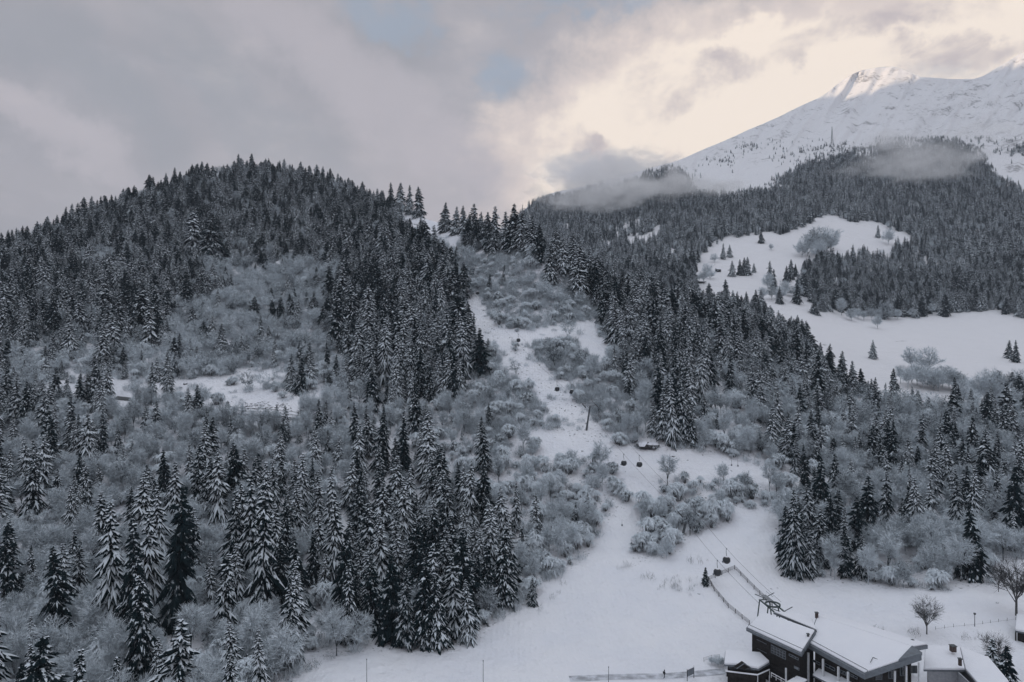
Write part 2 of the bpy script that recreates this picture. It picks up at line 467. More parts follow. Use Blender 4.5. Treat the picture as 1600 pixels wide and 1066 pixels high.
# --- near hillside and valley floor
ncx = 520; PX = np.linspace(-500, 2100, ncx)
rg = interp_s(RIDGE_N, PX)
rows_py = []
t = np.linspace(0, 1, 250)
PYs = [rg + (1066 - rg) * a for a in t]
PYs += [1066 + 0 * rg + q for q in (6, 15, 30, 50, 80, 130, 200, 320, 500, 800, 1300, 2200)]
PY = np.array(PYs); PXg = np.broadcast_to(PX, PY.shape)
V = P(PXg, PY, Dn(PXg, PY))
back = []
V0 = V[0]
for j in range(14, 0, -1):
    s = 1 + 0.03 * j
    b = V0.copy(); b[:, :2] *= s
    b[:, 2] = V0[:, 2] - 1.6 * j - 0.35 * (s - 1) * V0[:, 1]
    back.append(b)
V = np.concatenate([np.array(back), V], 0)
nr = V.shape[0]
me = mesh_np('hillside', V, grid_faces(nr, ncx)[:, ::-1], M['snow'], True)
hill = link('hillside', me); tag(hill, 'snow covered hillside falling to the open snow field', kind='structure')
PYa = np.concatenate([np.repeat(PY[:1], 14, 0), PY], 0); PXa = np.broadcast_to(PX, PYa.shape)
rc = np.ones(PYa.shape)
for k, poly in S_OPEN.items():
    v = {'meadow': 0.0, 'track': 0.1, 'liftline': 0.6, 'cross': 0.2, 'patch': 0.0, 'clearing': .2, 'road': .6, 'hollow': .1, 'corridor': .2, 'roadway': .1, 'roadway_west': .3}[k]
    rc[inpoly(PXa, PYa, poly)] = v
rc[PYa > 1066] = 0
at = me.attributes.new('rough_cover', 'FLOAT', 'POINT'); at.data.foreach_set('value', rc.ravel().astype(np.float32))

# --- far slopes and the mountain
ncf = 560; PXf = np.linspace(480, 2300, ncf); rgf = interp_s(RIDGE_F, PXf)
rgf = rgf + 5 * fbm(PXf / 45, PXf * 0 + 3, 4, 3) * np.clip((PXf - 1000) / 300, 0.2, 1)
t = np.linspace(0, 1, 300) ** 1.25
PYf = np.array([rgf + (720 - rgf) * a for a in t]); PXg = np.broadcast_to(PXf, PYf.shape)
Vf = P(PXg, PYf, Df(PXg, PYf))
V0 = Vf[0]; back = []
for j in range(10, 0, -1):
    b = V0.copy(); b[:, :2] *= 1 + 0.03 * j; b[:, 2] -= 45.0 * j + 6 * j * j
    b[:, 2] = np.maximum(b[:, 2], -10); back.append(b)
Vf = np.concatenate([np.array(back), Vf], 0)
me = mesh_np('mountain', Vf, grid_faces(Vf.shape[0], ncf)[:, ::-1], M['mountain'], True)
mo = link('mountain', me); tag(mo, 'snowy mountain with forested lower slopes and sunlit summit', kind='structure')
PYa = np.concatenate([np.repeat(PYf[:1], 10, 0), PYf], 0); PXa = np.broadcast_to(PXf, PYa.shape)
rk = np.zeros(PYa.shape)
rk[PYa < 235] = 0.5
def addblob(a, cx, cy, rx, ry, v):
    g = np.exp(-(((PXa - cx) / rx) ** 2 + ((PYa - cy) / ry) ** 2)); np.maximum(a, g * v, out=a)
addblob(rk, 1350, 122, 45, 14, .9); addblob(rk, 1400, 108, 22, 6, .8); addblob(rk, 1390, 175, 30, 12, .8); addblob(rk, 1520, 140, 40, 26, .8)
addblob(rk, 1320, 172, 14, 16, .75); addblob(rk, 1590, 262, 30, 10, 1.0); addblob(rk, 1590, 225, 40, 20, 1.1); addblob(rk, 1150, 245, 90, 25, .6)
rk[PYa > 300] = 0
at = me.attributes.new('rock_cover', 'FLOAT', 'POINT'); at.data.foreach_set('value', rk.ravel().astype(np.float32))

# --- plain carrying everything out to the horizon
mb = MB(); k = 64
mb.v = [Vector((0, 0, -6))] + [Vector((30000 * math.cos(2*math.pi*i/k), 30000 * math.sin(2*math.pi*i/k), -6)) for i in range(k)]
mb.f = [(0, 1 + i, 1 + (i + 1) % k) for i in range(k)]
o = mb.build('ground', M['snow']); tag(o, kind='structure')
# --- unseen range added behind camera left, crest shaped to shade all but the summit
axd = Vector((-0.85, -0.52)).normalized(); axp = Vector((0.52, -0.85)).normalized()
nq, ns = 120, 50
Q = np.linspace(-4600, 4200, nq); S = np.linspace(-1700, 1700, ns)
qq, ss = np.meshgrid(Q, S)
endf = np.clip((qq + 4600) / 1200, 0, 1) * np.clip((4200 - qq) / 2200, 0, 1)
CREST = 2395.0
hh = CREST * np.clip(1 - np.abs(ss) / 1700, 0, 1) ** 1.05 * endf
hh = hh + (fbm(qq / 420, ss / 420, 5, 21)) * 420 * np.clip(np.abs(ss) / 500, 0, 1) * np.clip(1 - np.abs(ss) / 1700, 0, 1) + (fbm(qq / 500, ss * 0, 3, 8) * 130 + 330 * np.clip((qq + 1790) / 150, 0, 1) * np.clip((-300 - qq) / 600, 0, 1)) * endf * np.clip(1 - np.abs(ss) / 900, 0, 1)
xx = axd.x * (2400 + ss) + axp.x * qq; yy = axd.y * (2400 + ss) + axp.y * qq
V = np.stack([xx, yy, hh - 5], -1)
me = mesh_np('shading_range', V, grid_faces(ns, nq), M['mountain'], True)
o = link('shading_range', me); tag(o, kind='structure')

# ------------------------------------------------------------ tree geometry
def fingers(base, az, el, ln, wd, droop, K=3, tent=0.4, wprof=None):
    """n drooping sprays: a ridge with two sloping sides each"""
    n = len(az); s = np.linspace(0, 1, K + 1)
    wp = np.array(wprof if wprof is not None else {1: [1, .1], 2: [.5, 1, .08], 3: [.4, 1, .85, .08]}[K])
    f = np.stack([np.cos(az), np.sin(az), np.zeros(n)], -1)
    sd = np.stack([-np.sin(az), np.cos(az), np.zeros(n)], -1)
    hor = ln[:, None] * s * np.cos(el)[:, None]
    zz = ln[:, None] * (s * np.sin(el)[:, None] - droop[:, None] * s ** 2)
    sp = base[:, None] + f[:, None] * hor[..., None]; sp[..., 2] += zz
    w_ = wd[:, None] * wp * 0.5
    L = sp + sd[:, None] * w_[..., None]; L[..., 2] -= w_ * tent * 2
    Rr = sp - sd[:, None] * w_[..., None]; Rr[..., 2] -= w_ * tent * 2
    V = np.stack([L, sp, Rr], 2).reshape(-1, 3)
    i = (np.arange(n)[:, None] * (K + 1) + np.arange(K)) * 3
    a = np.stack([i + 1, i + 4, i + 3, i], -1); b = np.stack([i + 1, i + 2, i + 5, i + 4], -1)
    return V, np.concatenate([a.reshape(-1, 4), b.reshape(-1, 4)]), sp
def merge(parts):
    V = []; Fc = []; k = 0
    for v, f in parts:
        V.append(v); Fc.append(f + k); k += len(v)
    return np.concatenate(V), np.concatenate(Fc)
def spruce_crown(rng, H=22.0, rad=3.3, dz=0.62, nb=9, side=2, K=3, c0=0.07, wide=1.0, ragged=0.25, pw=0.82, under=0.0):
    parts = []; z = H * c0; B = []; 
    while z < H - 0.25:
        u = (z - H * c0) / (H * (1 - c0))
        prof = (1 - u) ** pw * (0.72 + 0.28 * min(1, u / 0.12))
        r = rad * prof
        n = max(4, int(nb * (0.45 + 0.55 * (1 - u))))
        a0 = rng.random() * 6.28
        for i in range(n):
            l = (r + 0.22) * (1 + rng.uniform(-ragged, ragged) * (1.2 if rng.random() < 0.8 else 1.9))
            el = R(8 - 34 * (1 - u) + rng.uniform(-10, 10))
            B.append((z + rng.uniform(-.3, .3) * dz, a0 + 6.283 * i / n + rng.uniform(-.25, .25), el, max(.25, l), 0.26 + 0.22 * (1 - u) + rng.uniform(0, .2)))
        z += dz * (0.75 + 0.5 * (1 - u)) * rng.uniform(.8, 1.2)
    B = np.array(B); n = len(B)
    base = np.zeros((n, 3)); base[:, 2] = B[:, 0]
    # boughs begin a little out from the trunk
    az = B[:, 1]; ln = B[:, 3]; off = 0.12 * ln
    base[:, 0] += np.cos(az) * off; base[:, 1] += np.sin(az) * off
    wd = wide * np.clip(0.24 + 0.10 * ln, .22, .62) * rng.uniform(.75, 1.25, n)
    v, f, sp = fingers(base, az, B[:, 2], ln, wd, B[:, 4], K)
    parts.append((v, f))
    if under:   # bare needles hanging out below and beside the snow on each bough
        v, f, _ = fingers(base - [0, 0, .14], az, B[:, 2] - R(2), ln * 1.06, wd * under, B[:, 4], K, .55); parts.append((v, f[:, ::-1]))
    for k in range(side):
        sgn = 1 if k % 2 == 0 else -1
        st = min(K - 1, 1 + k // 2)
        keep = rng.random(n) < 0.92
        b2 = sp[keep, st]; a2 = az[keep] + sgn * rng.uniform(.45, .85, keep.sum())
        l2 = ln[keep] * rng.uniform(.36, .58, keep.sum())
        v, f, _ = fingers(b2, a2, B[keep, 2] - R(8), l2, wd[keep] * .8, B[keep, 4] + .18, max(1, K - 1))
        parts.append((v, f))
        if under:
            v, f, _ = fingers(b2 - [0, 0, .12], a2, B[keep, 2] - R(10), l2 * 1.08, wd[keep] * .8 * under, B[keep, 4] + .18, 1, .55); parts.append((v, f[:, ::-1]))
    # inner dark mass of old needles close to the trunk
    nz = int(H / 1.1); zc = np.linspace(H * c0, H * .93, nz); ii = []
    for q in range(9):
        u = (zc - H * c0) / (H * (1 - c0))
        a = rng.random(nz) * 6.28; b = np.zeros((nz, 3)); b[:, 2] = zc
        v, f, _ = fingers(b, a, np.full(nz, R(-25)), rad * .55 * (1 - u) + .2, rad * .4 * (1 - u) + .15, np.full(nz, .5), 1)
        ii.append((v, f[:, ::-1]))
    return merge(parts + ii)
def taper(rng, H, r0, n=6, bend=0.15, z0=-0.6):
    m = 5; zs = np.linspace(z0, H, m + 1); V = []; px = py = 0
    for k, z in enumerate(zs):
        r = r0 * (1 - .93 * k / m)
        for i in range(n):
            a = 2 * math.pi * i / n; V.append((px + r * math.cos(a), py + r * math.sin(a), z))
        px += rng.uniform(-bend, bend); py += rng.uniform(-bend, bend)
    Fc = [[k*n+i, k*n+(i+1)%n, (k+1)*n+(i+1)%n, (k+1)*n+i] for k in range(m) for i in range(n)]
    return np.array(V), np.array(Fc)
def stick(a, b, r0, r1, n=4):
    a = np.array(a, float); b = np.array(b, float); d = b - a; d /= np.linalg.norm(d) + 1e-9
    u = np.cross(d, [0.3, 0.2, 1.0]); u /= np.linalg.norm(u) + 1e-9; v = np.cross(d, u)
    V = [p + (u * math.cos(2*math.pi*i/n) + v * math.sin(2*math.pi*i/n)) * r for p, r in ((a, r0), (b, r1)) for i in range(n)]
    return np.array(V), np.array([[i, (i+1) % n, n + (i+1) % n, n + i] for i in range(n)])
def ribbons(rng, A, Dv, ln, wd, droop, K=2):
    n = len(A); s = np.linspace(0, 1, K + 1)
    sp = A[:, None] + Dv[:, None] * (ln[:, None] * s)[..., None]
    sp[..., 2] -= (droop * ln)[:, None] * s ** 2
    sp += rng.normal(0, .05, sp.shape) * s[None, :, None]
    sd = np.cross(Dv, rng.normal(0, 1, (n, 3))); sd /= np.linalg.norm(sd, axis=1)[:, None] + 1e-9
    wp = np.linspace(1, .25, K + 1)
    w_ = wd[:, None] * wp * .5
    V = np.stack([sp + sd[:, None] * w_[..., None], sp - sd[:, None] * w_[..., None]], 2).reshape(-1, 3)
    i = (np.arange(n)[:, None] * (K + 1) + np.arange(K)) * 2
    return V, np.stack([i, i + 1, i + 3, i + 2], -1).reshape(-1, 4)
def bare_tree(rng, H=9.0, sprd=0.42, nl=7, ns=6, nt=9, tw=0.09, trunk=0.28, up=0.8, droop=0.12, tl=0.13, cr=0.011, env=700, ew=.36):
    T = []; fork = H * trunk
    lim = lambda p: p
    T.append(stick((0, 0, -.5), (rng.uniform(-.15, .15), rng.uniform(-.15, .15), fork), H * cr, H * cr * .8, 6))
    A = []; Dv = []; LN = []; top = np.array([0, 0, fork])
    for i in range(nl):
        a = 6.283 * i / nl + rng.uniform(-.4, .4); inc = rng.uniform(.12, 1.0) * sprd * 1.9
        d = np.array([math.cos(a) * inc, math.sin(a) * inc, up]); d /= np.linalg.norm(d)
        L = (H - fork) * rng.uniform(.6, .95) * (1 - .28 * min(1, inc)); p0 = top - [0, 0, rng.uniform(0, fork * .4)]
        p = p0; segs = 3; pts = [p0]
        for k in range(segs):
            d = d + rng.normal(0, .10, 3); d[2] += .07; d /= np.linalg.norm(d)
            q = p + d * L / segs
            T.append(stick(p, q, H * cr * .55 * (1 - k / segs * .8), H * cr * .55 * (1 - (k + 1) / segs * .8), 4)); p = q; pts.append(q)
        for j in range(ns):
            s = rng.uniform(.25, 1.0) * segs; k = min(segs - 1, int(s)); b = pts[k] + (pts[k+1] - pts[k]) * (s - k)
            d2 = d + rng.normal(0, .55, 3); d2[2] = abs(d2[2]) * .6 + .25; d2 /= np.linalg.norm(d2)
            L2 = L * rng.uniform(.2, .42)
            e = b + d2 * L2
            T.append(stick(b, e, H * .0042, H * .0018, 3))
            for q in range(nt):
                tt = rng.uniform(.15, 1.0); A.append(b + (e - b) * tt)
                dd = d2 + rng.normal(0, .55, 3); dd[2] += .1; Dv.append(dd / np.linalg.norm(dd)); LN.append(H * tl * rng.uniform(.6, 1.3))
    for q in range(env):
        dq = rng.normal(0, 1, 3); dq /= np.linalg.norm(dq); dq[2] = max(dq[2], -.55); rr_ = rng.uniform(.45, 1.0) ** .6
        c_ = np.array([0, 0, fork + (H - fork) * .48]); rd = np.array([ew * H, ew * H, (H - fork) * .52])
        A.append(c_ + dq * rd * rr_ * .88 * rng.uniform(.85, 1.05)); dd = dq * [1, 1, .7] + [0, 0, .35] + rng.normal(0, .4, 3)
        Dv.append(dd / np.linalg.norm(dd)); LN.append(H * tl * rng.uniform(.5, 1.1))
    A = np.array(A); Dv = np.array(Dv); LN = np.array(LN); n = len(A)
    Vt, Ft = merge(T)
    Vc, Fc = ribbons(rng, A, Dv, LN, tw * rng.uniform(.6, 1.4, n), np.full(n, droop) * rng.uniform(.3, 2, n))
    return Vt, Ft, Vc, Fc
def laden_bush(rng, Rd=2.6, Hh=3.8, nm=16, nf=13, fl=1.5, fw=0.34):
    parts = []; A = []; Dv = []; LN = []; T = []
    for i in range(nm):
        a = rng.random() * 6.283; rr = Rd * .72 * math.sqrt(rng.random()); u = rr / Rd
        h = Hh * (1 - .60 * u ** 1.8) * (rng.uniform(.82, 1.0) if i % 3 else rng.uniform(.3, .8))
        p = np.array([rr * math.cos(a), rr * math.sin(a), h])
        T.append(stick((p[0] * .25, p[1] * .25, -.4), p, .07, .03, 4))
        n = nf; az = rng.random(n) * 6.283; base = np.repeat(p[None], n, 0) + rng.normal(0, .16, (n, 3))
        v, f, sp = fingers(base, az, R(28) + rng.normal(0, .25, n), fl * rng.uniform(.6, 1.2, n), fw * rng.uniform(.6, 1.3, n), rng.uniform(.75, 1.35, n), 3, .35)
        parts.append((v, f))
        for q in range(10):
            d = rng.normal(0, .6, 3); d[2] = abs(d[2]) + .3; A.append(p - [0, 0, .3]); Dv.append(d / np.linalg.norm(d)); LN.append(rng.uniform(.5, 1.7))
    A = np.array(A); n = len(A)
    parts.append(ribbons(rng, A, np.array(Dv), np.array(LN), rng.uniform(.04, .09, n), np.full(n, .3)))
    Vc, Fc = merge(parts); Vt, Ft = merge(T)
    return Vt, Ft, Vc, Fc
def whips(rng, Hh=3.2, Rd=2.2, n=90, tw=.06):
    A = np.zeros((n, 3)); a = rng.random(n) * 6.283; rr = Rd * .7 * np.sqrt(rng.random(n))
    A[:, 0] = rr * np.cos(a); A[:, 1] = rr * np.sin(a); A[:, 2] = rng.uniform(-.1, Hh * .45, n)
    Dv = rng.normal(0, .38, (n, 3)); Dv[:, 2] = 1; Dv /= np.linalg.norm(Dv, axis=1)[:, None]
    return ribbons(rng, A, Dv, Hh * rng.uniform(.35, .75, n), tw * rng.uniform(.6, 1.5, n), rng.uniform(0, .35, n))

rg2 = np.random.default_rng(31)
SPR = []     # (crown mesh, trunk mesh, joined mesh, nominal height)
for H, rad, dz, nb, c0, rag in ((22, 4.2, .62, 11, .05, .22), (24, 3.7, .60, 10, .08, .28), (20, 4.3, .66, 11, .04, .30), (25, 3.3, .60, 10, .14, .34), (14, 3.0, .50, 10, .03, .22), (21, 3.9, .62, 10, .06, .38), (23, 4.8, .70, 11, .06, .30), (19, 3.1, .60, 9, .12, .42)):
    vc, fc = spruce_crown(rg2, H, rad, dz * 1.2, nb - 2, 2, 3, c0, 1.15, rag + .08, .80, 1.6)
    vt, ft = taper(rg2, H * .97, .011 * H + .04)
    cm = mesh_np('spruce_crown', vc, fc, M['needle']); tm = mesh_np('spruce_trunk', vt, ft, M['bark'])
    SPR.append((cm, tm, vc, fc, vt, ft, H))
DARKC = [q[0].copy() for q in SPR]
for q in DARKC: q.materials[0] = M['needle_dark']
def joined(name, vc, fc, vt, ft, mc, mt):
    V, Fc = merge([(vc, fc), (vt, ft)])
    me = mesh_np(name, V, Fc, mc); me.materials.append(mt)
    mi = np.zeros(len(Fc), np.int32); mi[len(fc):] = 1; me.polygons.foreach_set('material_index', mi)
    return me
POOL = {}
def pool(key, meshes):
    c = bpy.data.collections.new(key)
    for i, m_ in enumerate(meshes):
        o_ = bpy.data.objects.new('%s_%02d' % (key, i), m_); c.objects.link(o_)
    POOL[key] = (c, len(meshes))
pool('spruce_full', [joined('spruce_full', s[2], s[3], s[4], s[5], M['needle'], M['bark']) for s in SPR])
mids = []
for i in range(5):
    H = 22.0; vc, fc = spruce_crown(rg2, H, rg2.uniform(4.3, 5.8), 1.0, 10, 2, 2, rg2.uniform(.04, .12), 1.5, .3, .70, 1.4)
    vt, ft = taper(rg2, H * .95, .25, 5); mids.append(joined('spruce_mid', vc, fc, vt, ft, M['needle_less'], M['bark']))
pool('spruce_mid', mids)
fars = []
for i in range(5):
    H = 20.0; vc, fc = spruce_crown(rg2, H, rg2.uniform(3.8, 5.2), 1.5, 8, 0, 2, .06, 2.4, .3, .72)
    fars.append(mesh_np('spruce_far', vc, fc, M['needle_far']))
pool('spruce_far', fars)
BARE = []
for k, (H, sp, nl, ns, nt, tw, tr, up) in enumerate(((9, .40, 9, 8, 20, .085, .16, .8), (10, .32, 8, 8, 20, .08, .20, .95), (8, .50, 10, 8, 18, .09, .12, .7), (11, .28, 8, 8, 20, .08, .24, 1.05), (9, .45, 10, 9, 18, .095, .15, .75), (13, .20, 7, 8, 16, .08, .34, 1.2), (12, .26, 8, 8, 16, .085, .30, 1.1))):
    vt, ft, vc, fc = bare_tree(rg2, H, sp, nl, ns, nt, tw, tr, up, env=(700, 650, 700, 500, 750, 420, 480)[k], ew=(.36, .30, .40, .22, .38, .15, .20)[k])
    BARE.append((mesh_np('frosted_crown', vc, fc, M['frost']), mesh_np('limbs', vt, ft, M['limb_frost']), vc, fc, vt, ft, H))
pool('bare_full', [joined('bare_full', b[2], b[3], b[4], b[5], M['frost'], M['limb_frost']) for b in BARE])
bm_ = []
for k in range(4):
    vt, ft, vc, fc = bare_tree(rg2, 9, rg2.uniform(.32, .5), 6, 4, 6, .17, .16, .85, env=330)
    bm_.append(joined('bare_mid', vc, fc, vt, ft, M['frost_dark'] if k % 2 else M['frost'], M['limb_frost']))
pool('bare_mid', bm_)
LAD = []
for k, (rd, hh, nm, fl, fw) in enumerate(((2.8, 4.6, 30, 1.4, .21), (2.2, 5.6, 26, 1.5, .19), (3.3, 4.0, 38, 1.3, .23), (2.6, 3.4, 24, 1.1, .19), (2.0, 5.0, 16, 1.7, .2))):
    vt, ft, vc, fc = laden_bush(rg2, rd, hh, nm, 19, fl, fw)
    LAD.append((mesh_np('laden_boughs', vc, fc, M['laden']), mesh_np('bush_stems', vt, ft, M['limb']), vc, fc, vt, ft, hh))
pool('laden', [joined('laden', b[2], b[3], b[4], b[5], M['laden'], M['limb']) for b in LAD])
pool('whips', [mesh_np('whips', *whips(rg2, h, r_, n, t_), M['frost_dark'] if i % 2 else M['frost']) for i, (h, r_, n, t_) in enumerate(((3.2, 2.2, 110, .07), (2.4, 2.4, 120, .06), (4.2, 2.0, 110, .075), (1.6, 2.6, 110, .055)))])

# ------------------------------------------------------------ where things grow (outlines on the slope)
# zone: outline, trees per square metre: spruce, bare tree, laden bush, whips, spruce height range
Z = [
 ('knoll', [(-300,480),(0,375),(200,300),(390,250),(500,270),(620,310),(680,335),(640,372),(560,385),(520,400),(420,405),(300,400),(200,420),(60,450),(-300,560)], 0.0377, 0.0184, 0.0035, 0.0442, (13, 21)),
 ('west', [(-300,560),(60,450),(200,420),(300,400),(330,450),(265,470),(250,540),(170,560),(60,530),(-300,640)], 0.0326, 0.0184, 0.0070, 0.0442, (15, 24)),
 ('scar', [(300,400),(420,405),(480,395),(520,450),(530,560),(470,590),(300,590),(260,540),(262,470)], 0.0042, 0.0299, 0.0070, 0.1326, (9, 17)),
 ('darkwood', [(500,395),(560,385),(640,372),(690,400),(715,440),(742,500),(742,560),(725,600),(660,640),(610,640),(545,600),(520,545),(508,470),(485,420)], 0.0377, 0.0069, 0.0035, 0.0265, (17, 27)),
 ('ridge', [(700,345),(780,370),(880,400),(960,440),(1080,475),(1200,530),(1300,590),(1345,625),(1290,640),(1230,600),(1170,600),(1100,620),(1085,690),(1055,698),(1015,650),(985,590),(945,540),(940,490),(905,455),(870,425),(830,400),(760,392),(705,368)], 0.0319, 0.0115, 0.0070, 0.0265, (15, 25)),
 ('lift', [(700,385),(760,392),(830,400),(870,425),(905,455),(940,490),(945,540),(1010,650),(1000,690),(950,690),(800,690),(740,700),(725,610),(742,560),(742,440),(715,440)], 0.0009, 0.0046, 0.0176, 0.2431, (6, 12)),
 ('mill', [(-300,600),(60,540),(170,560),(260,560),(300,590),(270,620),(120,620),(-300,700)], 0.0165, 0.0230, 0.0211, 0.0884, (9, 17)),
 ('west_low', [(-300,690),(120,620),(170,650),(140,740),(60,800),(-300,860)], 0.0236, 0.0207, 0.0141, 0.0354, (14, 22)),
 ('mid', [(120,620),(400,668),(560,650),(560,700),(520,830),(440,760),(330,720),(300,800),(150,790),(60,800),(140,740),(170,650)], 0.0083, 0.0299, 0.0317, 0.0619, (9, 18)),
 ('clump_a', [(545,680),(640,680),(660,740),(720,790),(790,830),(810,930),(740,1002),(620,1013),(520,1005),(515,840),(545,760)], 0.0267, 0.0069, 0.0070, 0.0133, (18, 25)),
 ('clump_b', [(310,730),(400,760),(490,810),(500,900),(480,1040),(430,1040),(370,940),(330,840)], 0.0197, 0.0207, 0.0106, 0.0265, (17, 25)),
 ('front_left', [(-300,860),(60,800),(300,800),(330,840),(370,940),(430,1040),(420,1250),(-300,1250)], 0.0063, 0.0311, 0.0387, 0.0265, (14, 23)),
 ('center_bush', [(560,650),(740,700),(800,700),(880,725),(985,765),(960,805),(905,830),(915,850),(880,885),(850,905),(810,930),(790,830),(720,790),(660,740),(600,680)], 0.0014, 0.0138, 0.0845, 0.0265, (10, 18)),
 ('island', [(985,780),(1010,748),(1080,745),(1240,772),(1250,795),(1150,820),(1120,860),(1070,862),(1000,890),(975,900),(985,850)], 0.0003, 0.0092, 0.1126, 0.0265, (8, 12)),
 ('east_mid', [(1085,690),(1100,620),(1170,600),(1230,600),(1290,640),(1350,640),(1400,760),(1350,800),(1250,760),(1240,735),(1180,725)], 0.0108, 0.0276, 0.0282, 0.0354, (10, 20)),
 ('east', [(1345,625),(1450,628),(1600,632),(1950,640),(1950,870),(1600,868),(1540,915),(1480,925),(1400,918),(1260,900),(1225,890),(1235,790),(1300,760),(1400,760),(1350,700)], 0.0095, 0.0368, 0.0317, 0.0265, (13, 21)),
 ('rest', [(-300,360),(700,355),(960,450),(1300,600),(1950,640),(1950,1000),(1200,1000),(430,1090),(-300,1250)], .003, .020, .020, .06, (9, 17)),
]
OPEN_D = {k: d for k, d in zip(S_OPEN, (0, 0, 0.06, 0.02, 0, .04, .16, .1, .3, 0, 0))}
def zone_of(px, py):
    zi = np.full(px.shape, -1)
    for i, z in enumerate(Z): zi[(zi < 0) & inpoly(px, py, z[1])] = i
    return zi
def sample(poly_x, poly_y, Dfun, step, seed):
    """random candidates spread evenly over the real ground: returns px, py, D and the ground area each stands for"""
    r = np.random.default_rng(seed)
    gx, gy = np.meshgrid(np.arange(*poly_x, step), np.arange(*poly_y, step))
    gx = gx.ravel(); gy = gy.ravel()
    D0 = Dfun(gx, gy); D1 = Dfun(gx, gy + 1.0)
    area = step * D0 / F * np.abs(D0 - D1) * step
    return r, gx, gy, np.minimum(area, 4000)
HAND = [ # spruces picked out one by one: tip x, tip y, foot y
 (175,782,1009),(213,806,1020),(51,851,933),(275,758,981),(247,758,892),(232,790,960),(347,865,992),(360,971,1060),(222,885,1066),(247,992,1080),
 (134,720,803),(230,724,786),(330,712,800),(369,765,930),(395,740,930),(51,1002,1090),(31,1035,1120),(116,745,800),(310,690,790),(345,700,810),
 (465,717,800),(462,752,844),(434,786,920),(451,892,1041),(410,750,965),(544,872,1005),(548,806,900),(527,782,870),(462,851,925),(489,827,916),
 (580,865,985),(575,782,900),(616,865,1002),(633,885,1012),(664,868,1010),(683,892,1010),(695,837,960),(712,868,998),(731,906,1001),(731,820,930),
 (784,830,944),(655,775,870),(677,796,900),(709,800,905),(616,800,900),(620,710,800),(592,722,800),(572,722,790),(757,650,741),(671,636,731),
 (719,720,786),(640,725,820),(600,750,850),(560,760,850),(596,800,920),(650,812,930),(667,720,735),(490,662,712),(438,672,735),(161,622,670),
 (320,660,760),(330,650,745),(372,690,790),(395,712,800),(240,735,800),(205,760,840),(760,850,950),(745,860,960),
 (1050,585,697),(1036,600,690),(1066,590,690),(1080,640,695),(1028,560,655),(1060,545,640),(1010,520,590),(1022,620,680),
 (1240,765,900),(1265,755,850),(1300,768,862),(1322,820,903),(1347,832,903),(1385,735,838),(1312,765,850),(1253,800,885),(1230,790,880),
 (1369,645,715),(1437,645,718),(1520,725,830),(1582,725,852),(1455,700,785),(1243,682,742),(1386,655,725),(1375,700,745),(1210,625,690),(1560,735,820),
 (1497,600,650),(1468,690,745),(838,768,833),(832,902,946),(1102,886,914),(1250,600,660),(1215,600,670),(1190,590,660),(1268,640,705),
 (980,545,600),(1005,500,570),(985,470,545),(960,470,540),(930,400,460),(945,420,480),
 (620,560,640),(602,495,600),(655,540,620),(580,520,610),(640,520,600),(700,480,575),(725,490,590),(575,470,550),(715,450,540),
 (525,450,545),(170,470,545),(235,470,545),(220,440,520),(300,320,400),(330,330,410),(165,430,500),(110,490,560),(22,400,450),(237,565,630),(262,545,610),
 (310,600,650),(295,605,650),(355,625,665),(470,560,615),(485,550,600),(455,565,610),
 (695,316,362),(712,322,366),(742,318,376),(752,330,380),(775,322,386),(805,318,392),(832,335,400),(845,350,408),(868,352,412),(893,360,425),(905,375,440),(918,385,450),(735,335,374),(860,380,440),(790,330,392),(815,330,395),(725,320,372),(905,395,465),(880,370,430),(762,330,385),(640,288,335),(625,285,330),(655,290,338),(612,285,325),
]
HAND = [h for h in HAND if h[2] > h[1] + 4]
items = {'spruce': [], 'bare': [], 'laden': [], 'whips': []}   # (x, y, z, height, px, py, D)
occ = {}
def free(x, y, r, key='t'):
    g = 4.0; i0 = int(x // g); j0 = int(y // g)
    for i in range(i0 - 1, i0 + 2):
        for j in range(j0 - 1, j0 + 2):
            for (a, b, c) in occ.get((key, i, j), ()):
                if (a - x) ** 2 + (b - y) ** 2 < (0.5 * (r + c)) ** 2: return False
    return True
def occupy(x, y, r, key='t'): occ.setdefault((key, int(x // 4.0), int(y // 4.0)), []).append((x, y, r))
for tx, ty, by in HAND:
    p = on_near(tx, by); D = p.y
    H = (by - ty) / F * D
    items['spruce'].append((p.x, p.y, p.z, H, tx, by, D, 1)); occupy(p.x, p.y, 4.2)
nzz = Z
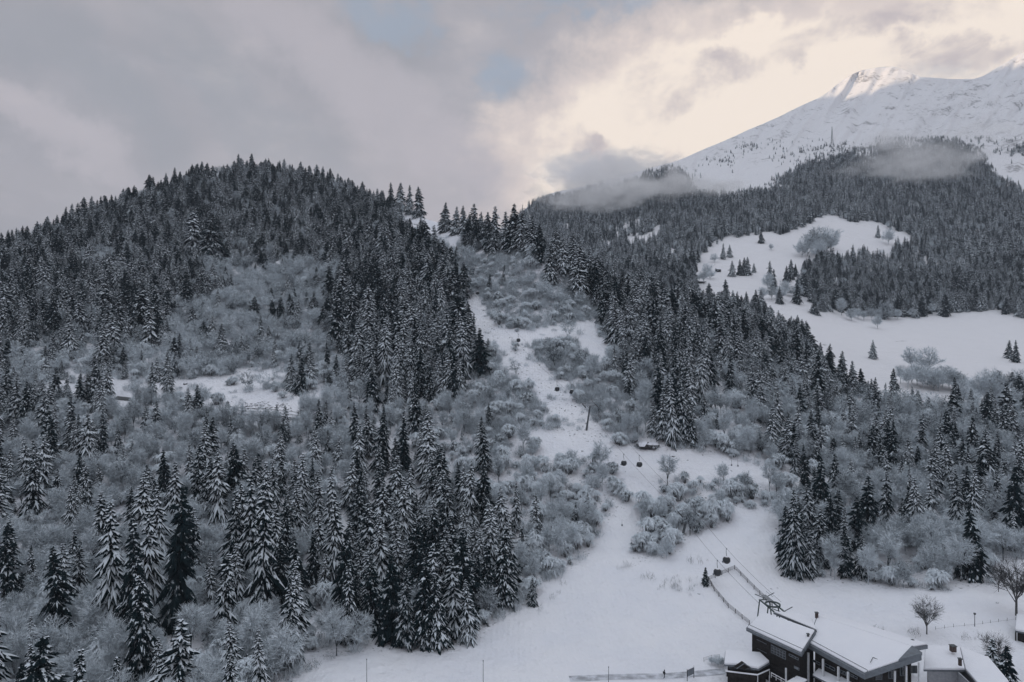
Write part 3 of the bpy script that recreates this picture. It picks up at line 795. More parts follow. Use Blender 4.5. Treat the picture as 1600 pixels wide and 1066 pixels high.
def grow(kind, col, rad, seed, hr=None, mod=None):
    r, gx, gy, area = sample((-300, 1900), (250, 1260), Dn, 5.0, seed)
    rgv = interp_s(RIDGE_N, gx)
    ok = gy > rgv
    gx = gx[ok]; gy = gy[ok]; area = area[ok]
    jit = 11.0
    zi = zone_of(gx + r.normal(0, jit, len(gx)) + 55 * fbm(gx / 30, gy / 20, 3, 51), gy + r.normal(0, jit * .6, len(gx)) + 38 * fbm(gx / 30, gy / 20, 3, 52))
    dens = np.array([z[col] for z in Z] + [0.0])[zi]
    if mod is not None:
        mm = mod(gx, gy); dens = dens * np.where(dens > .028, np.maximum(mm, .8), mm)
    n = r.poisson(np.minimum(dens * area, 30))
    gi = np.repeat(np.arange(len(gx)), n)
    px = gx[gi] + r.uniform(0, 5, len(gi)); py = gy[gi] + r.uniform(0, 5, len(gi)); z_ = zi[gi]
    keep = np.ones(len(gi), bool)
    for k, poly in S_OPEN.items():
        wob = 12 if k in ('meadow', 'road', 'patch') else (0 if 'roadway' in k else 9)
        ins = inpoly(px + r.normal(0, 2.0, len(px)) + wob * fbm(px / 16, py / 11, 3, 71), py + r.normal(0, 1.5, len(px)) + wob * .7 * fbm(px / 16, py / 11, 3, 72), poly)
        pr = OPEN_D[k] if kind == 'whips' else OPEN_D[k] * .3
        if kind == 'spruce': pr = 0
        keep &= ~(ins & (r.random(len(px)) > pr))
    px = px[keep]; py = py[keep]; z_ = z_[keep]
    D = Dn(px, py); X = P(px, py, D)
    for i in range(len(px)):
        h = hr(z_[i], r) if hr else r.uniform(.75, 1.3)
        if rad:
            rr = rad * (h / 20 if kind == 'spruce' else 1)
            if not free(X[i, 0], X[i, 1], max(2.2, rr)): continue
            occupy(X[i, 0], X[i, 1], max(2.2, rr))
        items[kind].append((X[i, 0], X[i, 1], X[i, 2], h, px[i], py[i], D[i], 0))
clumpy = lambda s, lo, hi: (lambda gx, gy: np.clip((fbm(gx / 42, gy / 30, 3, s) + .5 - lo) / (hi - lo), 0, 1) * 1.7)
grow('spruce', 2, 4.4, 101, lambda z, r: r.uniform(Z[z][6][0] * .85, Z[z][6][1] * 1.08) * (r.uniform(.4, .7) if r.random() < .22 else 1), clumpy(40, .30, .62))
grow('bare', 3, 2.5, 102, lambda z, r: r.uniform(5.5, 10) if r.random() < .7 else r.uniform(10, 14.5))
grow('laden', 4, 2.6, 103, lambda z, r: 2.2 + 4.2 * r.random() ** 1.3)
grow('whips', 5, 0, 104, lambda z, r: r.uniform(1.6, 4.4), clumpy(60, .2, .6))
print('COUNTS', {k: len(v) for k, v in items.items()})

def scatter(name, key, pts, label, nominal, tilt=0.03, minsc=(.92, 1.12), kind='stuff'):
    """one object whose points carry the shared tree meshes"""
    if not len(pts): return
    r = np.random.default_rng(len(pts))
    A = np.array([p[:4] for p in pts], float); n = len(A)
    me = bpy.data.meshes.new(name); me.vertices.add(n); me.vertices.foreach_set('co', A[:, :3].astype(np.float32).ravel())
    c, m = POOL[key]
    def att(nm, t, v, f='value'):
        a = me.attributes.new(nm, t, 'POINT'); a.data.foreach_set(f, v)
    att('rotv', 'FLOAT_VECTOR', np.stack([r.normal(0, tilt, n), r.normal(0, tilt, n), r.uniform(0, 6.283, n)], -1).astype(np.float32).ravel(), 'vector')
    s = A[:, 3] / nominal; w_ = s * r.uniform(*minsc, n) * (r.uniform(.8, 1.25, n) if 'spruce' in key else 1)
    att('sclv', 'FLOAT_VECTOR', np.stack([w_, w_, s], -1).astype(np.float32).ravel(), 'vector')
    att('pick', 'INT', r.integers(0, m, n).astype(np.int32))
    o = link(name, me); tag(o, label, kind=kind)
    ng = bpy.data.node_groups.new(name, 'GeometryNodeTree')
    ng.interface.new_socket('Geometry', in_out='INPUT', socket_type='NodeSocketGeometry')
    ng.interface.new_socket('Geometry', in_out='OUTPUT', socket_type='NodeSocketGeometry')
    N = ng.nodes; L = ng.links
    gi = N.new('NodeGroupInput'); go = N.new('NodeGroupOutput'); ip = N.new('GeometryNodeInstanceOnPoints')
    ci = N.new('GeometryNodeCollectionInfo'); ci.inputs['Collection'].default_value = c
    ci.inputs['Separate Children'].default_value = True; ci.inputs['Reset Children'].default_value = True
    ip.inputs['Pick Instance'].default_value = True
    def na(nm, t):
        x = N.new('GeometryNodeInputNamedAttribute'); x.data_type = t; x.inputs['Name'].default_value = nm; return x.outputs['Attribute']
    L.new(gi.outputs[0], ip.inputs['Points']); L.new(ci.outputs[0], ip.inputs['Instance'])
    L.new(na('pick', 'INT'), ip.inputs['Instance Index'])
    L.new(na('rotv', 'FLOAT_VECTOR'), ip.inputs['Rotation']); L.new(na('sclv', 'FLOAT_VECTOR'), ip.inputs['Scale'])
    L.new(ip.outputs[0], go.inputs[0])
    md = o.modifiers.new('scatter', 'NODES'); md.node_group = ng
    return o

# ------------------------------------------------------------ trees one can single out are objects; the rest is woodland
def inview(p, pad=0): return -pad <= p[4] <= 1600 + pad and p[5] <= 1066 + 60
REG = [  # outline on the photo, phrase
 ('snow_edge', [(500,860),(820,800),(820,960),(745,1030),(500,1030)], 'clump at snow field edge'),
 ('above_edge', [(500,680),(700,680),(700,790),(820,800),(500,860)], 'wood above snow field'),
 ('left_front', [(-50,930),(500,860),(500,1130),(-50,1130)], 'lower left wood'),
 ('left_mid', [(-50,780),(500,740),(500,860),(-50,930)], 'snowy wood at left'),
 ('left_road', [(-50,600),(560,600),(500,740),(-50,780)], 'wood below small road'),
 ('bushes', [(650,640),(1215,745),(1215,960),(820,960)], 'bushes by lift line'),
 ('dark', [(480,380),(745,380),(745,645),(560,650),(480,560)], 'dark wood left of lift'),
 ('knoll', [(-50,200),(700,200),(700,380),(480,380),(-50,600)], 'the wooded knoll'),
 ('knoll2', [(-50,600),(0,300),(480,380),(480,620)], 'slope under the knoll'),
 ('ridge', [(700,250),(960,380),(960,520),(700,420)], 'ridge right of lift'),
 ('spur', [(920,380),(1360,560),(1360,640),(1100,640),(1100,720),(1000,720),(920,560)], 'spur right of lift'),
 ('east_low', [(1200,745),(1420,790),(1420,930),(1200,930)], 'wood edge above station'),
 ('east_hi', [(1100,600),(1700,600),(1700,745),(1100,760)], 'wood below far meadow'),
 ('east_far', [(1380,740),(1700,740),(1700,930),(1380,930)], 'wood at right edge'),
]
ORD = ['first','second','third','fourth','fifth','sixth','seventh','eighth','ninth','tenth','eleventh','twelfth','thirteenth','fourteenth','fifteenth','sixteenth','seventeenth','eighteenth','nineteenth','twentieth']
ROWS = ['front', 'second', 'third', 'fourth', 'fifth', 'sixth', 'seventh', 'eighth', 'ninth', 'tenth','eleventh','twelfth','thirteenth','fourteenth','fifteenth','sixteenth','seventeenth','eighteenth','nineteenth','twentieth']
def label_rows(sel, adj, noun):
    """sel: list of item tuples -> list of labels, counted within rows of each wood from the front"""
    byr = {}
    for i, p in enumerate(sel):
        reg = next((q for q, (k, poly, ph) in enumerate(REG) if inpoly(np.array([p[4]]), np.array([p[5]]), poly)[0]), None)
        byr.setdefault(reg, []).append(i)
    lab = [None] * len(sel)
    for reg, ids in byr.items():
        ph = REG[reg][2] if reg is not None else 'the open slope'
        ids.sort(key=lambda i: sel[i][6])
        per = 8 if len(ids) > 24 else 6
        for rr in range(0, len(ids), per):
            row = sorted(ids[rr:rr + per], key=lambda i: sel[i][4])
            for q, i in enumerate(row):
                rn = ROWS[min(rr // per, 19)]
                lab[i] = '%s %s, %s from left in %s row, %s' % (adj(sel[i]), noun, ORD[q], rn, ph)
                if len(row) == 1 and len(ids) == 1: lab[i] = 'lone %s %s in %s' % (adj(sel[i]), noun, ph)
    return lab
def spr_adj(p): return 'small snowy' if p[3] < 11 else ('medium snowy' if p[3] < 17 else ('tall snowy' if p[3] < 23 else 'towering snowy'))
sp = items['spruce']
sp.sort(key=lambda p: -(p[3] / p[6]) * (1 if inview(p) else 0) - (1e3 if (p[7] and inview(p)) else 0))
sel = [p for p in sp[:300] if inview(p)]; rest = [p for p in sp if p not in set(sel)]
r3 = np.random.default_rng(77)
for p, lb in zip(sel, label_rows(sel, spr_adj, 'spruce')):
    k = 4 if p[3] < 12 else int(r3.choice([0, 1, 2, 3, 5, 6, 7, 2]))
    cm, tm, *_, H = SPR[k]
    if r3.random() < .15 or 1215 < p[4] < 1400: cm = DARKC[k]
    e = empty('spruce_tree', p[:3], r3.uniform(0, 6.28)); s = p[3] / H; w_ = s * r3.uniform(.82, 1.2)
    if p[3] > 25: w_ = s * r3.uniform(.68, .85)
    if p[6] > 380: w_ = s * r3.uniform(1.05, 1.4)
    if p[3] < 12: w_ = s * r3.uniform(.95, 1.2)
    e.scale = (w_, w_, s); e.rotation_euler = (r3.normal(0, .03), r3.normal(0, .03), e.rotation_euler[2])
    tag(e, lb, 'tree', 'snow-covered spruces on the hillside')
    link('crown', cm, e); link('trunk', tm, e)
scatter('spruce_wood', 'spruce_full', [p for p in rest if p[6] < 430], 'dense snow-dusted spruce wood on the near hillside', 21.5)
scatter('distant_spruce_wood', 'spruce_mid', [p for p in rest if p[6] >= 430], 'snow-dusted spruce wood covering the knoll and its ridge', 22.0)
ba = items['bare']; ba.sort(key=lambda p: -(p[3] / p[6]) * inview(p))
sel = [p for p in ba[:300] if inview(p)]; st_ = set(sel); rest = [p for p in ba if p not in st_]
for p, lb in zip(sel, label_rows(sel, lambda p: 'small frosted' if p[3] < 8 else 'tall frosted', 'tree')):
    cm, tm, *_, H = BARE[int(r3.integers(0, 5)) if p[3] < 10 else int(r3.choice([3, 5, 6]))]
    e = empty('bare_tree', p[:3], r3.uniform(0, 6.28)); s = p[3] / H; e.scale = (s * r3.uniform(.9, 1.25),) * 2 + (s,)
    tag(e, lb, 'tree', 'frosted bare trees on the slope'); link('crown', cm, e); link('trunk', tm, e)
scatter('bare_wood', 'bare_full', [p for p in rest if p[6] < 330], 'frosted bare trees filling the gaps between spruces', 9.3, .06)
scatter('distant_bare_wood', 'bare_mid', [p for p in rest if p[6] >= 330], 'frosted bare trees on the upper hillside', 9.0, .06)
la = items['laden']; la.sort(key=lambda p: -(p[3] / p[6]) * inview(p))
sel = [p for p in la[:300] if inview(p)]; st_ = set(sel); rest = [p for p in la if p not in st_]
for p, lb in zip(sel, label_rows(sel, lambda p: 'low snow-laden' if p[3] < 3.8 else 'tall snow-laden', 'bush')):
    cm, tm, *_, H = LAD[int(r3.integers(0, 5))]
    e = empty('laden_bush', p[:3], r3.uniform(0, 6.28)); s = p[3] / 4.0; e.scale = (s,) * 3
    tag(e, lb, 'bush', 'bushes bowed under snow'); link('boughs', cm, e); link('stems', tm, e)
scatter('laden_bushes', 'laden', rest, 'bushes bowed under snow between the trees', 4.0, .05)
scatter('undergrowth', 'whips', items['whips'], 'frosted whips and saplings covering the slope', 3.0, .08)

# ------------------------------------------------------------ far forest on the mountain
r, gx, gy, area = sample((500, 1950), (215, 720), Df, 4.0, 201)
rgv = interp_s(RIDGE_F, gx)
TL = np.array([(500,380),(700,330),(840,306),(950,284),(1010,268),(1060,262),(1090,296),(1150,302),(1200,285),(1245,258),(1290,240),(1330,226),(1400,212),(1500,216),(1530,245),(1565,275),(1600,292),(1950,300)], float)
tl = np.interp(gx, TL[:, 0], TL[:, 1]) + 34 * fbm(gx / 26, gy / 12, 4, 77)
dens = np.where(gy > tl, .025, 0.0)
dens = np.where(gx < 1000, dens * np.where(fbm(gx / 50, gy / 25, 3, 88) > -.13, 1, .25), dens)
dens *= np.clip(1.2 + 2.8 * fbm(gx / 34, gy / 14, 4, 90), .1, 1.3) * np.clip(.35 + (gy - tl) / 28, .35, 1)
dens = np.where((gy > 640) & (gx > 1250), 0.0, dens)
# scattered stunted trees above the wood
abv = (gy <= tl) & (gy > rgv + 6)
clump_ = np.clip((fbm(gx / 9, gy / 5, 3, 44) - .02) * 14, 0, 3.5)
def blobn(cx, cy, rx, ry): return np.exp(-(((gx - cx) / rx) ** 2 + ((gy - cy) / ry) ** 2))
sc = .003 * clump_ * (blobn(1215, 235, 25, 12) + blobn(1170, 228, 30, 8) + blobn(1130, 245, 20, 12) + blobn(1230, 245, 14, 10)) + .008 * (.2 + clump_) * (blobn(1440, 212, 50, 8) + blobn(1590, 225, 30, 14) + blobn(1540, 215, 25, 8)) + .004 * blobn(1290, 235, 60, 14) + .003 * blobn(1075, 275, 12, 18) + .0008 * clump_ * blobn(1500, 222, 80, 20)
dens = np.where(abv, sc, dens)
dens = np.where(gy <= rgv + 1.5, 0, dens)
for poly in MEADOW_F:
    dens = np.where(inpoly(gx + 20 * fbm(gx / 14, gy / 9, 3, 61), gy + 16 * fbm(gx / 14, gy / 9, 3, 62), poly), 0, dens)
FRNG = [(1262,455),(1200,470),(1262,500),(1300,485),(1340,486)]
n = r.poisson(np.minimum(dens * area, 40)); gi = np.repeat(np.arange(len(gx)), n)
px = gx[gi] + r.uniform(0, 4, len(gi)); py = gy[gi] + r.uniform(0, 4, len(gi)); D = Df(px, py); X = P(px, py, D)
inm = np.zeros(len(px), bool)
for poly in MEADOW_F: inm |= inpoly(px + 20 * fbm(px / 14, py / 9, 3, 61), py + 16 * fbm(px / 14, py / 9, 3, 62), poly) & (r.random(len(px)) > .006)
X = X[~inm]; hh = r.uniform(12, 25, len(X)) * np.clip(1 + 1.1 * fbm(X[:, 0] / 60, X[:, 1] / 60, 3, 33), .6, 1.5) * np.where(py[~inm] < np.interp(px[~inm], TL[:, 0], TL[:, 1]) + 12, .62, 1); D = D[~inm]
hh *= np.where(D > 1900, .85, 1.0)
px = px[~inm]; py = py[~inm]
fp = [(*X[i], hh[i]) for i in range(len(X))]
isb = (r.random(len(X)) < np.where(D < 1300, .12, .05))
scatter('mountain_forest', 'spruce_far', [fp[i] for i in range(len(X)) if not isb[i] and D[i] > 1000], 'snow-dusted spruce forest on the mountain flank', 20.0)
scatter('meadow_forest', 'spruce_mid', [fp[i] for i in range(len(X)) if not isb[i] and D[i] <= 1000], 'spruce forest around the far meadows', 22.0)
scatter('mountain_bare_trees', 'bare_mid', [(*X[i], hh[i] * .7) for i in range(len(X)) if isb[i]], 'bare trees mixed into the mountain forest', 9.0)
print('FAR', len(X))
# trees standing on the far meadows, each placed by itself: kind, tip x, tip y, foot y, label
FT = [('s',1364,531,561,'lone small spruce in the middle of the far snow meadow'),
 ('b',1371,491,514,'small round frosted tree close under the forest edge on the far meadow'),
 ('b',1424,540,577,'left of two round bare trees in the far meadow'),('b',1450,539,583,'right of two round bare trees in the far meadow'),
 ('s',1577,531,560,'left spruce of the small group at the right of the far meadow'),('s',1587,531,566,'front spruce of the small group at the right of the far meadow'),
 ('s',1189,359,380,'single dark spruce on the upper snow clearing by the forest'),('b',1205,380,391,'tiny bare bush on the upper snow clearing'),
 ('b',1262,362,400,'left bare tree of the big cluster on the upper clearing'),('b',1275,352,398,'tallest bare tree of the big cluster on the upper clearing'),
 ('b',1288,351,400,'middle bare tree of the big cluster on the upper clearing'),('b',1299,356,390,'right bare tree of the big cluster on the upper clearing'),
 ('b',1253,375,402,'pale bare tree in front of the cluster on the upper clearing'),('b',1280,372,408,'low bare tree at the foot of the upper clearing cluster'),
 ('s',1372,351,372,'dark spruce at the right end of the upper clearing'),('b',1388,355,382,'bare tree right of the spruce on the upper clearing'),
 ('s',1130,380,405,'left spruce of the pair at the left end of the upper clearing'),('s',1140,382,402,'right spruce of the pair at the left end of the upper clearing'),
 ('b',1116,395,410,'round bare bush at the left end of the upper clearing'),('b',1104,410,430,'round bare tree beside the small dark hut'),
 ('s',1144,407,432,'leftmost spruce of the row behind the small hut'),('s',1156,405,430,'second spruce of the row behind the small hut'),('s',1163,402,430,'third spruce of the row behind the small hut'),('s',1168,401,430,'fourth spruce of the row behind the small hut'),('s',1178,411,426,'rightmost spruce of the row behind the small hut'),
 ('s',1203,407,440,'left spruce of the grove in the middle of the clearing'),('s',1209,420,452,'front spruce of the grove in the middle of the clearing'),('s',1229,415,440,'dark middle spruce of the grove right of the clearing'),('s',1236,405,436,'tallest spruce of the grove right of the clearing'),('s',1243,412,432,'right spruce of the grove right of the clearing'),('b',1200,425,455,'bare tree in front of the grove in the clearing'),
 ('s',1124,457,480,'first spruce of the line below the clearing'),('s',1134,453,472,'second spruce of the line below the clearing'),('s',1145,453,475,'third spruce of the line below the clearing'),('s',1166,455,472,'small fourth spruce of the line below the clearing'),('s',1181,452,485,'left spruce of the twin pair below the clearing'),('s',1189,452,486,'right spruce of the twin pair below the clearing'),
 ('s',1246,435,475,'tall spruce at the forest corner by the meadow'),('s',1218,448,475,'left spruce at the forest corner by the meadow'),('s',1088,412,425,'small spruce left of the round bare tree')]
for k, tx, ty, by, lb in FT:
    p = on_far(tx, by); H = (by - ty) / F * p.y
    cm, tm, *_, Hn = (SPR[int(r3.integers(0, 3))] if k == 's' else BARE[[0, 2, 4][int(r3.integers(0, 3))]])
    s = H / Hn; ws = s * (1.2 if k == 's' else .95)
    e = empty('spruce_tree' if k == 's' else 'bare_tree', p, r3.uniform(0, 6.28)); e.scale = (ws, ws, s)
    tag(e, lb, 'tree'); link('crown', cm, e); link('trunk', tm, e)

for x0, x1, ys, h0, h1, n_, lb, gr in ((1405, 1510, lambda x: 600 + (x - 1405) * .14, 26, 40, 13, 'frosted tree in thicket below two round meadow trees', 'frosted thicket at the lower edge of the far meadow'),
    (1500, 1600, lambda x: 640 - (x - 1500) * .1, 34, 60, 9, 'tall pale bare tree at right end of meadow edge', 'pale bare trees at the right of the far meadow'),
    (1312, 1440, lambda x: 499 - abs(x - 1350) * .06, 16, 30, 12, 'round frosted bush along forest front above far meadow', 'frosted bushes along the forest front'),
    (1062, 1112, lambda x: 452 - (x - 1062) * .3, 14, 26, 7, 'frosted shrub at the left rim of the upper clearing', 'frosted shrubs at the rim of the upper clearing'),
    (1190, 1262, lambda x: 470 - (x - 1190) * .1, 16, 28, 7, 'frosted tree between the clearing and the forest corner', 'frosted trees by the forest corner')):
    for i in range(n_):
        px = x0 + (x1 - x0) * (i + .5 + r3.uniform(-.3, .3)) / n_; fy = ys(px) + r3.uniform(-5, 5); h = r3.uniform(h0, h1)
        p = on_far(px, fy); H = h / F * p.y; cm, tm, *_, Hn = BARE[int(r3.integers(0, 5))]; s = H / Hn
        e = empty('bare_tree', p, r3.uniform(0, 6.28)); e.scale = (s * 1.1, s * 1.1, s); tag(e, '%s, %s from left' % (lb, ORD[i]), 'tree', gr); link('crown', cm, e); link('trunk', tm, e)

# ------------------------------------------------------------ materials of built things
M['dark_wood'] = plain('dark_stained_boards', (0.020, 0.018, 0.017), .8, .35, 2)
M['grey_metal'] = plain('grey_sheet_metal', (0.16, 0.18, 0.20), .5, .12, 1.5, .3)
M['pale_metal'] = plain('galvanised_steel', (0.26, 0.28, 0.30), .5, .2, 3, .4)
M['mast'] = plain('weathered_grey_mast', (0.085, 0.095, 0.10), .6, .25, 2, .2)
M['green_metal'] = plain('dull_green_steel', (0.07, 0.095, 0.095), .55, .3, 3, .2)
M['white_paint'] = plain('white_painted_wood', (0.62, 0.64, 0.66), .6, .08, 2)
M['render'] = plain('grey_rendered_wall', (0.30, 0.31, 0.33), .9, .12, 1.5)
M['black'] = plain('black_shell', (0.012, 0.013, 0.016), .35, .2, 3, 0, .5)
M['rubber'] = plain('black_rubber', (0.02, 0.02, 0.02), .8, .2, 4)
M['rope'] = plain('dark_rope', (0.05, 0.05, 0.055), .8, .2, 4)
M['stone'] = plain('dark_rock', (0.07, 0.07, 0.07), .95, .5, 1.2)
M['jacket'] = plain('dark_jacket', (0.02, 0.022, 0.03), .8, .2, 6)
M['brick'] = plain('dark_brick', (0.08, 0.06, 0.055), .9, .3, 4)
M['wet'] = plain('slush_track', (0.50, 0.52, 0.56), .6, .35, .5)
M['asphalt'] = plain('wet_asphalt', (0.07, 0.075, 0.08), .5, .35, .6)
def roof_snow():
    m, n, b = mat('roof_snow'); t = n.add('ShaderNodeTexCoord')
    v = n.noise(t.outputs['Object'], .35, 6, .6)
    n.set(b.inputs['Base Color'], n.mix(v, (.78, .80, .85), (.86, .87, .90))); b.inputs['Roughness'].default_value = .75
    bump(n, b, n.noise(t.outputs['Object'], .8, 5, .6), .35, .4); return m
M['rsnow'] = roof_snow()
def glass():
    m, n, b = mat('window_glass'); b.inputs['Base Color'].default_value = (.02, .025, .03, 1)
    b.inputs['Roughness'].default_value = .08; b.inputs['Specular IOR Level'].default_value = .7; return m
M['glass'] = glass()
M['curtain'] = plain('pale_blind', (.22, .24, .26), .7, .15, 2)

def Wz(px, py, z):
    """ground-plan point seen at a pixel when its height below the camera is -z"""
    D = -z * F / (py - 533); return Vector(((px - 800) / F * D, D, z + ZC))
def lerp(a, b, t): return a + (b - a) * t
def roof_slab(parent, pts, th, snow_h=.38, inset=.18, name='roof', sname='roof_snow'):
    o = MB().prism([p - Vector((0, 0, th)) for p in pts], (0, 0, th)).build(name, M['grey_metal'], parent)
    c = sum(pts, Vector()) / len(pts)
    ip = []
    for p in pts:
        d = (c - p); d.z = 0; ip.append(p + d.normalized() * inset * 1.4 + Vector((0, 0, .012)))
    s = MB().prism(ip, (0, 0, snow_h)).build(sname, M['rsnow'], o, smooth=True, bevel=.13)
    return o
def walls(parent, foot, ztops, zb, m, name='wall'):
    """each side of the footprint its own wall slab"""
    n = len(foot); out = []
    for i in range(n):
        a, b = foot[i], foot[(i + 1) % n]; za, zb_ = ztops[i], ztops[(i + 1) % n]
        pts = [Vector((a.x, a.y, zb)), Vector((b.x, b.y, zb)), Vector((b.x, b.y, zb_)), Vector((a.x, a.y, za))]
        d = (b - a); nn = Vector((d.y, -d.x, 0)).normalized()
        cen = sum(foot, Vector()) / n
        if nn.dot(cen - a) < 0: nn = -nn
        out.append(MB().prism(pts, nn * .3).build(name, m, parent))
    return out
class Face:
    """a vertical facade plane addressed by photo pixels"""
    def __init__(s, a, b):
        s.a = Vector((a.x, a.y, 0)); s.d = Vector((b.x - a.x, b.y - a.y, 0)).normalized()
        s.n = Vector((s.d.y, -s.d.x, 0))
        if s.n.dot(-s.a) < 0: s.n = -s.n
    def at(s, px, py, off=0.0):
        r = Vector(((px - 800) / F, 1, (533 - py) / F)); a = s.a + s.n * off
        t = a.dot(s.n) / r.dot(s.n); p = r * t
        return Vector((p.x, p.y, p.z + ZC))
    def s_of(s, p): return (Vector((p.x, p.y, 0)) - s.a).dot(s.d)
    def pt(s, u, z, off=0): q = s.a + s.d * u + s.n * off; return Vector((q.x, q.y, z))
    def rect(s, px0, py0, px1, py1):
        a = s.at(px0, py0); b = s.at(px1, py1); u0, u1 = sorted((s.s_of(a), s.s_of(b)))
        return u0, u1, min(a.z, b.z), max(a.z, b.z)
def window(parent, fc, u0, u1, z0, z1, cols=1, rows=1, mf=None, mp=None, fr=.09):
    mf = mf or M['pale_metal']; mb = MB()
    ang = math.atan2(fc.d.y, fc.d.x)
    def bx(ua, ub, za, zb, off, dep):
        mb.box(fc.pt((ua + ub) / 2, (za + zb) / 2, off), (ub - ua, dep, zb - za), ang)
    bx(u0, u1, z1 - fr, z1, .05, .12); bx(u0, u1, z0, z0 + fr, .05, .12)
    bx(u0, u0 + fr, z0 + fr, z1 - fr, .05, .12); bx(u1 - fr, u1, z0 + fr, z1 - fr, .05, .12)
    for i in range(1, cols): c = lerp(u0, u1, i / cols); bx(c - .04, c + .04, z0 + fr, z1 - fr, .045, .10)
    for j in range(1, rows): c = lerp(z0, z1, j / rows); bx(u0 + fr, u1 - fr, c - .035, c + .035, .047, .09)
    w_ = mb.build('window', mf, parent)
    for i in range(cols):
        for j in range(rows):
            ua, ub = lerp(u0, u1, i / cols), lerp(u0, u1, (i + 1) / cols); za, zb = lerp(z0, z1, j / rows), lerp(z0, z1, (j + 1) / rows)
            q = MB(); q.box(fc.pt((ua + ub) / 2, (za + zb) / 2, .022), (ub - ua - .1, .03, zb - za - .1), ang)
            q.build('pane', mp or M['glass'], w_)
    return w_
GZ = FLOOR + ZC - .5

# ------------------------------------------------------------ lift station
st = empty('lift_station', Wz(1280, 1040, -77)); tag(st, 'big dark timber lift station with two broad snow-covered roofs', 'building')
bpy.context.view_layer.update()
def child(parent): # parts are given in world coordinates, so undo the empty's offset
    return parent
origin = st.location.copy(); st.location = (0, 0, 0)
L1 = Wz(1166, 981, -66.6); L2 = Wz(1253, 1021, -66.6); L3 = Wz(1190, 957, -64.6); L4 = Wz(1275, 987, -65.0)
A = Wz(1261, 1004, -66.0); B = Wz(1351, 1053, -66.4); E = Wz(1440, 1023, -64.6); G = Wz(1426, 1012, -63.6); Cc = Wz(1276, 964, -63.6)
def onplane(px, py, a, b, c, lift=0.0):
    nn = (b - a).cross(c - a).normalized(); r_ = Vector(((px - 800) / F, 1, (533 - py) / F)); o_ = Vector((0, 0, ZC))
    return o_ + r_ * ((a + Vector((0, 0, lift)) - o_).dot(nn) / r_.dot(nn))
L4 = onplane(1275, 987, L1, L2, L3); E = onplane(1440, 1023, A, B, Cc); G = onplane(1426, 1012, A, B, Cc)
lr = roof_slab(st, [L1, L2, L4, L3], .75, .34, .2)
mr = roof_slab(st, [A, B, E, G, Cc], 1.15, .34, .2)
bk = [Cc + Vector((0, 0, -.02)), G + Vector((0, 0, -.02)), G + Vector((5.2, 3.4, -1.0)), Cc + Vector((5.2, 3.4, -1.0))]
br_ = roof_slab(st, bk, .8, .34, .1)
# small lean-to roof joining both, seen as a dark edge behind the valley
vr = roof_slab(st, [L4 + Vector((.3, .3, .1)), Cc + Vector((-.6, 1.2, -.9)), Wz(1240, 958, -65.2), L3 + Vector((3, .5, -.2))], .4, .3, .1)
# dark overhanging gable board at the near end
gb = MB().prism([onplane(1404, 1034, A, B, Cc, .05), onplane(1425, 1012, A, B, Cc, .05), onplane(1441, 1023, A, B, Cc, .05), onplane(1441, 1024, A, B, Cc, .05)], (0, 0, .44)).build('gable_board', M['grey_metal'], st)
cen = (A + B + E + Cc) / 4
def inset(p, c, d):
    v = c - p; v.z = 0; return p + v.normalized() * d
fA, fB, fE, fC = inset(A, cen, 1.6), inset(B, cen, 2.4), inset(E, cen, 1.8), inset(Cc, cen, .8)
walls(st, [fA, fB, fE, fC], [A.z - 1.1, B.z - 1.1, E.z - 1.1, Cc.z - 1.3], GZ, M['dark_wood'])
cl = (L1 + L2 + L3 + L4) / 4
gA, gB, gC, gD = inset(L1, cl, 1.3), inset(L2, cl, .9), inset(L4, cl, .5), inset(L3, cl, .9)
walls(st, [gA, gB, gC, gD], [L1.z - .7, L2.z - .7, L4.z - .9, L3.z - .9], GZ, M['dark_wood'])
fl = Face(gA, gB); fm = Face(fA, fB); fe = Face(fB, fE)
for r_, c_, q_, mp_ in (((1183,999,1198,1007),2,1,'curtain'), ((1183,1013,1198,1021),2,1,'curtain'), ((1205,1007,1228,1031),5,3,'glass'), ((1233,1021,1248,1032),3,1,'glass'), ((1241,1040,1249,1048),1,1,'curtain'), ((1207,1038,1229,1052),4,1,'glass'), ((1184,1028,1198,1036),2,1,'glass')):
    window(st, fl, *fl.rect(*r_), c_, q_, M['grey_metal'], M[mp_])
for r_ in ((1270,1030,1282,1040),(1289,1036,1305,1049),(1313,1046,1322,1056),(1328,1052,1340,1062)):
    window(st, fm, *fm.rect(*r_), 2, 1, M['grey_metal'], M['glass'])
for r_ in ((1368,1052,1378,1062),(1388,1048,1400,1060),(1406,1042,1414,1056),(1422,1040,1433,1052)):
    window(st, fe, *fe.rect(*r_), 1, 1, M['grey_metal'], M['glass'])
# columns carrying the eave
for px, pt_, pb in ((1263,1020,1056),(1286,1030,1072),(1310,1042,1080),(1325,1050,1090)):
    a = fm.at(px, pt_, 1.3); MB().box(Vector((a.x, a.y, (a.z + GZ) / 2)), (.34, .34, a.z - GZ), math.atan2(fm.d.y, fm.d.x)).build('column', M['white_paint'], st)
for px, pt_ in ((1398,1048),(1416,1041),(1436,1036)):
    a = fe.at(px, pt_, .9); MB().box(Vector((a.x, a.y, (a.z + GZ) / 2)), (.3, .3, a.z - GZ), 0).build('column', M['white_paint'], st)
a = fl.at(1228, 1044, 1.2); MB().box(Vector((a.x, a.y, (a.z + GZ) / 2)), (.3, .3, a.z - GZ), 0).build('column', M['white_paint'], st)
